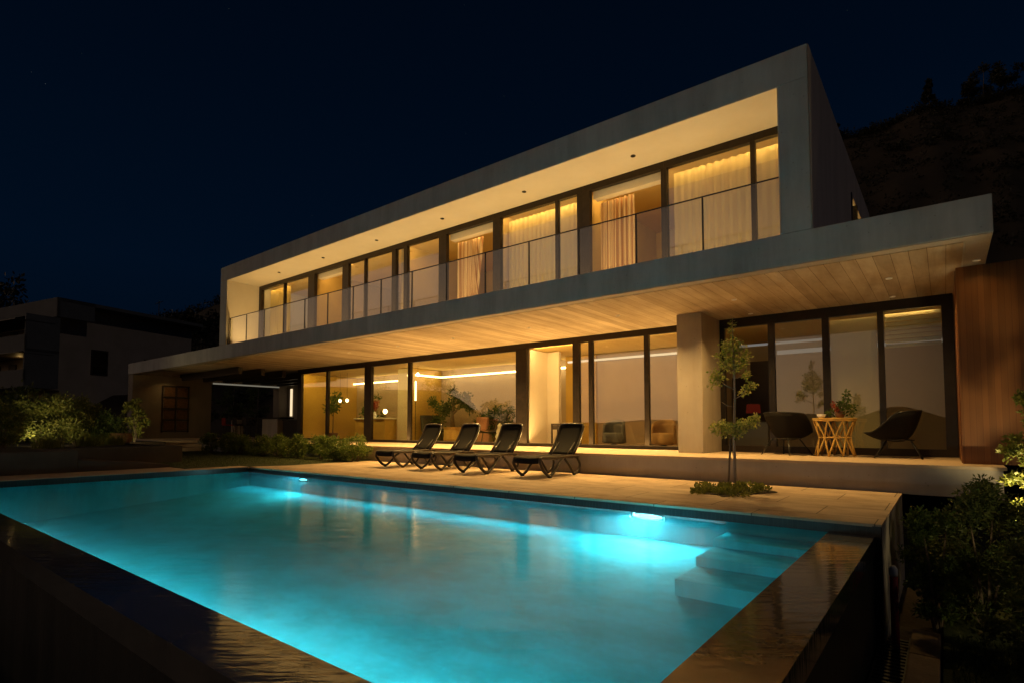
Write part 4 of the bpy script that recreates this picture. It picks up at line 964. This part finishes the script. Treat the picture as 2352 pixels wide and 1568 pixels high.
b = MB(); nbox(b, .0, 16, -2.0, -1.9, 4.0, 4.8); nbox(b, .0, 16, -2.0, -1.9, 6.2, 7.1); b.build('parapet_panel', 'neigh_trim', nb)
b = MB(); nbox(b, .0, 16, -2.6, -.3, 8.0, 8.06); nbox(b, .0, 16, -2.4, -.3, 5.85, 5.9); b.build('awning', 'iron', nb)
def nwin(v0, v1, z0, z1, blind):
    b = MB(); e = 1.5
    for a in ((v0 - .1, v0, z0 - .1, z1 + .1), (v1, v1 + .1, z0 - .1, z1 + .1), (v0, v1, z1, z1 + .1), (v0, v1, z0 - .1, z0), (v0, v1, (z0 + z1) / 2 - .3, (z0 + z1) / 2 - .24)): nbox(b, e - .06, e + .02, *a)
    f = b.build('window', 'iron', nb)
    b = MB(); nbox(b, e - .012, e - .004, v0, v1, z0, z1); b.build('pane', 'smoke', f)
    if blind:
        b = MB(); nbox(b, e - .003, e - .001, v0, v1, (z0 + z1) / 2 - .2, z1); b.build('blind', 'white', f)
nwin(2.9, 3.9, 5.0, 6.7, True); nwin(6.9, 8.1, 4.9, 6.4, True); nwin(11.4, 12.6, 6.5, 7.3, False)
b = MB(); [nbox(b, 1.45, 1.5, 11.0 + k * .35, 11.06 + k * .35, 7.6, 8.5) for k in range(17)]; nbox(b, 1.44, 1.51, 11, 17, 8.45, 8.55); b.build('roof_railing', 'iron', nb)
b = MB(); p = O + UX * 4 + VX * 9.5; b.tube([(p.x, p.y, 9.9), (p.x, p.y, 12.2)], .03, 6); b.tube([(p.x - .5, p.y, 12.0), (p.x + .5, p.y, 12.0)], .02, 6); b.tube([(p.x - .35, p.y - .2, 11.85), (p.x + .4, p.y + .2, 12.1)], .02, 6); b.build('antenna', 'iron', nb)
b = MB()
for k in range(5): nbox(b, 1.0 + k * 2.4, 2.1 + k * 2.4, -.06, -.01, 4.0, 5.6); nbox(b, 1.0 + k * 2.4, 2.1 + k * 2.4, -.06, -.01, 6.3, 7.9)
b.build('balcony_doors', 'iron', nb)
pb = O + UX * 3 - VX * 1.0
lamp('balcony_lamp', 'POINT', (pb.x, pb.y, 5.5), 8, WARM, size=.06)

# ================================================================== PORCH AND INTERIOR THINGS
t = thing('iron_panel', (-29.79, 11, .75), 'rusty iron panel of eight squares in a dark frame hung on the porch wall', 'wall panel')
b = MB()
for r in range(4):
    for c in range(2): b.box(-29.795, -29.77, 10.5 + c * .58 + .05, 10.5 + c * .58 + .53, .78 + r * .55 + .05, .78 + r * .55 + .5)
b.build('square_plates', 'rust', t, bevel=.006)
b = MB()
for r in range(5): b.box(-29.79, -29.74, 10.46, 11.68, .75 + r * .55, .79 + r * .55 + .02)
for c in range(3): b.box(-29.792, -29.735, 10.45 + c * .58, 10.5 + c * .58, .72, 3.0)
b.build('frame', 'iron', t)
t = thing('bar_counter', (-27.5, 13.7, ZP), 'long black topped bar counter under the porch', 'counter')
MB().box(-30 + .3, -24.2, 13.4, 14.1, ZP + .93, ZP + 1.0).build('counter_top', 'iron', t, bevel=.01)
MB().box(-26.0, -24.6, 13.5, 14.0, ZP, ZP + .928).build('base_unit', 'conc_dark', t)
MB().box(-29.2, -28.8, 13.5, 14.0, ZP, ZP + .928).build('base_unit', 'conc_dark', t)
def stool(x, y, m, lab):
    t = thing('bar_stool', (x, y, ZP), lab, 'stool', 'bar stools at the porch counter')
    MB().box(x - .2, x + .2, y - .2, y + .2, ZP + .62, ZP + .68).build('seat', m, t, bevel=.02)
    MB().box(x - .2, x + .2, y - .24, y - .2, ZP + .66, ZP + 1.0).build('backrest', m, t, bevel=.015)
    for sx in (-1, 1):
        for sy in (-1, 1): MB().tube([(x + .15 * sx, y + .15 * sy, ZP + .63), (x + .19 * sx, y + .19 * sy, ZP)], .013, 6).build('leg', 'steel', t)
stool(-28.2, 12.9, 'red', 'red bar stool at the left of the porch counter')
stool(-27.2, 12.95, 'leather', 'black bar stool in the middle of the porch counter')
stool(-26.1, 12.9, 'leather', 'black bar stool at the right of the porch counter')
t = thing('outdoor_fridge', (-23.6, 14, ZP), 'low black cabinet with a steel top beside the window corner', 'cabinet')
MB().box(-24.1, -22.4, 13.5, 14.1, ZP, ZP + .85).build('body', 'iron', t, bevel=.01); MB().box(-24.12, -22.38, 13.46, 14.12, ZP + .852, ZP + .89).build('top', 'steel', t)

# living room
def lounge_chair(x, y, rz, lab):
    t = thing('lounge_chair', (x, y, ZP), lab, 'armchair', 'dark lounge chairs in the living room')
    Q = Matrix.Rotation(rz, 3, 'Z'); P = Vector((x, y, ZP))
    def tr(p): return P + Q @ Vector(p)
    b = MB(); b.grid(lambda u, v: tuple(tr((-.36 + .72 * u, -.4 + .75 * min(v, .6) / .6 if v < .6 else .35 + .28 * (v - .6) / .4, .42 - .06 * math.sin(min(v, .6) / .6 * 3.1) if v < .6 else .38 + .62 * (v - .6) / .4))), 6, 14)
    b.build('shell', 'leather', t, smooth=True, solid=.05)
    for sx in (-1, 1):
        for sy in (-1, 1): MB().tube([tr((.25 * sx, .25 * sy, .38)), tr((.32 * sx, .34 * sy, 0))], .016, 6).build('leg', 'steel', t)
lounge_chair(-15.3, 14.6, R(60), 'dark lounge chair at the left of the living room glass')
lounge_chair(-12.3, 14.3, R(-30), 'black armchair behind the third lounger in the living room')
t = thing('indoor_tree', (-14.35, 14.7, ZP), 'leafy indoor tree in a pale wooden stump planter', 'potted tree')
MB().lathe([(.3, 0), (.34, .1), (.32, .45), (.36, .55), (.28, .55)], (-14.35, 14.7, ZP), 14).build('planter', 'stump', t)
b = MB(); b.tube([(-14.35, 14.7, ZP + .5), (-14.4, 14.7, ZP + 1.1), (-14.3, 14.7, ZP + 1.7)], [.09, .06, .02], 8); b.tube([(-14.4, 14.7, ZP + 1.0), (-13.8, 14.8, ZP + 1.5)], [.05, .015], 7); b.build('trunk', 'bark', t, smooth=True)
MB().leaves([(-14.5, 14.7, ZP + 1.35), (-14.15, 14.75, ZP + 1.6), (-14.3, 14.65, ZP + 1.85), (-13.85, 14.8, ZP + 1.45), (-13.6, 14.85, ZP + 1.25), (-14.75, 14.7, ZP + 1.15), (-13.75, 14.8, ZP + 1.65)], [.28, .28, .2, .28, .24, .25, .22], 1500, .1, shell=.2).build('crown', 'leaf_d', t)
for i, (xx, yy, hh, lab) in enumerate(((-12.6, 15.3, 1.15, 'low indoor bush at the back of the living room, nearest the hall'), (-13.3, 15.4, 1.0, 'low indoor bush at the back of the living room behind the rose sofa'), (-15.6, 15.2, 1.6, 'dark indoor bush next to the amber partition'), (-20.9, 14.0, 2.3, 'tall added bush standing in for greenery mirrored in the first pane'), (-19.4, 14.9, 1.9, 'added bush standing in for greenery mirrored in the second pane from the left'))):  # last two added in place of foliage mirrored in the left panes
    t = thing('indoor_bush', (xx, yy, ZP), lab, 'potted plant', 'indoor bushes behind the glass')
    MB().lathe([(.16, 0), (.22, .28), (.2, .3), (.15, .3)], (xx, yy, ZP), 14).build('pot', 'terracotta', t)
    cs = [(xx + rng.uniform(-.35, .35), yy + rng.uniform(-.25, .25), ZP + rng.uniform(.4, hh)) for _ in range(12)]
    MB().leaves(cs, [rng.uniform(.18, .3) for _ in cs], 900, .1, shell=.2).build('foliage', 'leaf', t)
    b = MB(); b.tube([(xx, yy, ZP + .25), (xx + .05, yy, ZP + hh * .8)], [.03, .01], 6); b.build('stem', 'bark', t)
t = thing('sofa', (-13.2, 14.9, ZP), 'rose coloured sofa with a pointed cushion in the living room', 'sofa')
MB().box(-13.75, -12.75, 14.9, 15.5, ZP, ZP + .42).build('seat', 'rose', t, bevel=.05); MB().box(-13.75, -12.75, 15.4, 15.6, ZP + .3, ZP + .85).build('backrest', 'rose', t, bevel=.05)
MB().prism_x([(15.0, ZP + .42), (15.05, ZP + .9), (15.15, ZP + .92), (15.2, ZP + .43)], -13.5, -12.95).build('cushion', 'rose', t, bevel=.04)
t = thing('stone_stack', (-11.6, 14.1, ZP), 'stack of pale pebbles standing behind the third lounger', 'sculpture')
MB().lathe([(.12, 0), (.18, .08), (.12, .16), (.16, .24), (.1, .34), (.13, .42), (.07, .52), (.09, .6), (.02, .68)], (-11.6, 14.1, ZP), 14).build('pebbles', 'white', t, smooth=True)
t = thing('floor_lamp', (-15.9, 14.25, ZP), 'slim glowing floor lamp tube beside the amber partition', 'floor lamp')
MB().lathe([(.12, 0), (.12, .02), (.02, .03)], (-15.95, 14.3, ZP), 16).build('base', 'steel', t); MB().tube([(-15.95, 14.3, ZP + .03), (-15.95, 14.3, 2.0)], .012, 8).build('pole', 'steel', t); MB().tube([(-15.95, 14.3, 2.0), (-15.95, 14.3, 2.75)], .03, 10).build('light_tube', 'led', t)
t = thing('kitchen_counter', (-18.6, 14.3, ZP), 'amber fronted kitchen counter behind the second bay of glass', 'counter')
MB().box(-19.3, -17.4, 14.0, 14.6, ZP, ZP + .86).build('front', 'amber', t); MB().box(-19.36, -17.34, 13.95, 14.65, ZP + .862, ZP + .92).build('top', 'white', t, bevel=.01)
for i, (xx, zz, lab) in enumerate(((-18.9, 1.35, 'small glowing globe lamp on the left of the kitchen counter'), (-17.75, 1.35, 'small glowing globe lamp on the right of the kitchen counter'))):
    t = thing('table_lamp', (xx, 14.3, ZP + .92), lab, 'lamp', 'globe lamps on the kitchen counter')
    MB().lathe([(.07, 0), (.07, .015), (.012, .03), (.012, .16)], (xx, 14.3, ZP + .92), 12).build('base', 'steel', t)
    MB().lathe([(.02, 0), (.07, .05), (.085, .11), (.06, .17), (.01, .19)], (xx, 14.3, ZP + 1.08), 14).build('globe', 'bulb', t, smooth=True)
t = thing('vase', (-18.3, 14.2, ZP + .92), 'vase of reddish flowers on the kitchen counter', 'vase')
MB().lathe([(.06, 0), (.09, .1), (.05, .22), (.06, .25)], (-18.3, 14.2, ZP + .92), 14).build('body', 'white', t, smooth=True)
MB().leaves([(-18.3, 14.2, ZP + 1.35), (-18.2, 14.2, ZP + 1.5), (-18.4, 14.2, ZP + 1.5)], [.16, .12, .12], 300, .07, shell=.2).build('flowers', 'petal', t)
for i, xx in enumerate((-20.4, -19.9, -16.0, -15.5)):
    lab = ['hanging globe lamp nearest the left corner of the glass', 'hanging globe lamp second from the left corner', 'hanging globe lamp just right of the partition end', 'hanging globe lamp in the living room left of the indoor tree'][i]
    zz = 2.1 if i < 2 else 2.95
    t = thing('pendant_lamp', (xx, 14.0, 3.29), lab, 'pendant lamp', 'globe pendants')
    MB().tube([(xx, 14.0, 3.29), (xx, 14.0, zz + .1)], .006, 6).build('cord', 'steel', t); MB().lathe([(.01, -.06), (.05, -.03), (.06, .01), (.04, .06), (.01, .08)], (xx, 14.0, zz), 14).build('globe', 'bulb', t, smooth=True)
# hall and study
t = thing('console_table', (-8.8, 13.6, ZP), 'slim black console table in the open hall door', 'console table')
MB().box(-9.15, -8.45, 13.5, 13.85, ZP + .6, ZP + .66).build('table_top', 'iron', t); MB().box(-9.1, -8.5, 13.52, 13.83, ZP + .48, ZP + .598).build('drawer', 'iron', t)
for sx in (-9.13, -8.47):
    for sy in (13.52, 13.83): MB().box(sx - .02, sx + .02, sy - .02, sy + .02, ZP, ZP + .6).build('leg', 'iron', t)
def tub(x, y, m, lab):
    t = thing('tub_chair', (x, y, ZP), lab, 'armchair', 'low chairs behind the study glass')
    MB().grid(lambda u, v: (x + .32 * math.cos(3.6 * u - .23) * (1 - .12 * v), y + .3 * math.sin(3.6 * u - .23), ZP + .12 + (.5 + .14 * math.sin(3.14 * u)) * v), 18, 6).build('backrest', m, t, smooth=True, solid=.05)
    MB().lathe([(.28, .1), (.3, .14), (.3, .36), (.26, .4)], (x, y, ZP), 20).build('seat', m, t, smooth=True); MB().lathe([(.2, 0), (.2, .02), (.04, .1)], (x, y, ZP), 14).build('base', 'steel', t)
tub(-7.3, 13.9, 'neigh_trim', 'low grey tub chair behind the wide study pane')
tub(-5.85, 13.9, 'tan', 'low tan tub chair next to the concrete column')
t = thing('bedroom_lamp', (-3.75, 14.4, ZP), 'red shaded lamp on a blue cabinet inside the open bedroom door', 'lamp')
MB().lathe([(.08, 0), (.02, .03), (.02, .22)], (-3.72, 14.4, ZP + .7), 12).build('base', 'steel', t); MB().lathe([(.17, .2), (.15, .42), (.14, .42), (.16, .2)], (-3.72, 14.4, ZP + .7), 20).build('lamp_shade', 'redlamp', t, smooth=True)
t = thing('bedside_cabinet', (-3.72, 14.4, ZP), 'blue grey cabinet under the red lamp in the bedroom', 'cabinet')
MB().box(-4.1, -3.35, 14.2, 14.65, ZP + .05, ZP + .68).build('body', 'neigh_trim', t, bevel=.01); MB().box(-4.12, -3.33, 14.18, 14.67, ZP + .682, ZP + .7).build('top', 'darkwood', t)

# ================================================================== SKY, CAMERA, RENDER
w = bpy.data.worlds.new('World'); sc.world = w; w.use_nodes = True
nt = w.node_tree; nt.nodes.clear(); out = nt.nodes.new('ShaderNodeOutputWorld')
tc = N(nt, 'TexCoord'); sp_ = N(nt, 'SeparateXYZ'); nt.links.new(tc.outputs['Generated'], sp_.inputs[0])
# night dome: navy, a little lighter towards the horizon
night = ramp(nt, sp_.outputs['Z'], [(0, (.0006, .0028, .0068)), (.25, (.0005, .0042, .0125)), (.5, (.0003, .0028, .0085)), (.9, (.0002, .0012, .0036))])
# last dusk light over the bay behind the viewpoint
dusk = ramp(nt, sp_.outputs['Z'], [(0, (.84, .49, .22)), (.1, (.7, .43, .24)), (.3, (.43, .33, .25)), (.5, (.16, .16, .18)), (.75, (.004, .006, .01))])
dt = N(nt, 'VectorMath', operation='DOT_PRODUCT'); dt.inputs[1].default_value = (-.7, -.714, 0); nt.links.new(tc.outputs['Generated'], dt.inputs[0])
mr = N(nt, 'MapRange', interpolation_type='SMOOTHSTEP'); mr.inputs['From Min'].default_value = .62; mr.inputs['From Max'].default_value = .96; nt.links.new(dt.outputs['Value'], mr.inputs['Value'])
mm = N(nt, 'MixRGB', blend_type='MIX'); nt.links.new(mr.outputs['Result'], mm.inputs[0]); nt.links.new(night, mm.inputs[1]); nt.links.new(dusk, mm.inputs[2])
# stars
vo = N(nt, 'TexVoronoi', Scale=60.0, feature='F1'); nt.links.new(tc.outputs['Generated'], vo.inputs['Vector'])
st = N(nt, 'MapRange'); st.inputs['From Min'].default_value = .022; st.inputs['From Max'].default_value = .0; st.inputs['To Min'].default_value = 0; st.inputs['To Max'].default_value = .2; nt.links.new(vo.outputs['Distance'], st.inputs['Value'])
sepc = N(nt, 'SeparateColor'); nt.links.new(vo.outputs['Color'], sepc.inputs[0])
gt = N(nt, 'Math', operation='GREATER_THAN'); gt.inputs[1].default_value = .6; nt.links.new(sepc.outputs[0], gt.inputs[0])
ml = N(nt, 'Math', operation='MULTIPLY'); nt.links.new(st.outputs['Result'], ml.inputs[0]); nt.links.new(gt.outputs[0], ml.inputs[1])
ad = N(nt, 'MixRGB', blend_type='ADD', Fac=1.0); nt.links.new(mm.outputs[0], ad.inputs[1]); nt.links.new(ml.outputs[0], ad.inputs[2])
bg = nt.nodes.new('ShaderNodeBackground'); nt.links.new(ad.outputs[0], bg.inputs['Color']); bg.inputs['Strength'].default_value = 1.0
nt.links.new(bg.outputs[0], out.inputs['Surface'])

fill_sun = bpy.data.lights.new('side_fill_sun', 'SUN'); fill_sun.energy = .06; fill_sun.angle = R(.5); fill_sun.color = (1.0, .82, .7)  # added faint sun brightening the gable, hill and neighbour's right face
mo = bpy.data.objects.new('side_fill_sun', fill_sun); COL.objects.link(mo); mo.rotation_euler = Vector((-.82, -.04, -.5)).to_track_quat('-Z', 'Y').to_euler()

cam = bpy.data.cameras.new('camera'); co = bpy.data.objects.new('camera', cam); COL.objects.link(co)
cam.sensor_width = 36; cam.lens = 1264.07 / 2352 * 36; cam.shift_y = 132.7 / 2352; cam.clip_end = 2000; cam.clip_start = .05
yaw, pit = R(38.17), R(2.818)
F = Vector((-math.sin(yaw) * math.cos(pit), math.cos(yaw) * math.cos(pit), math.sin(pit)))
co.location = (0, 0, 1.0); co.rotation_euler = F.to_track_quat('-Z', 'Y').to_euler()
sc.camera = co
sc.view_settings.view_transform = 'Standard'; sc.view_settings.look = 'None'; sc.view_settings.exposure = 0.0; sc.view_settings.gamma = 1.0
cy_ = sc.cycles
cy_.use_denoising = True
try: cy_.denoiser = 'OPENIMAGEDENOISE'
except Exception: pass
cy_.max_bounces = 10; cy_.diffuse_bounces = 5; cy_.glossy_bounces = 4; cy_.transparent_max_bounces = 24; cy_.transmission_bounces = 4
cy_.sample_clamp_indirect = 6.0; cy_.caustics_reflective = False; cy_.caustics_refractive = False
cy_.use_light_tree = True
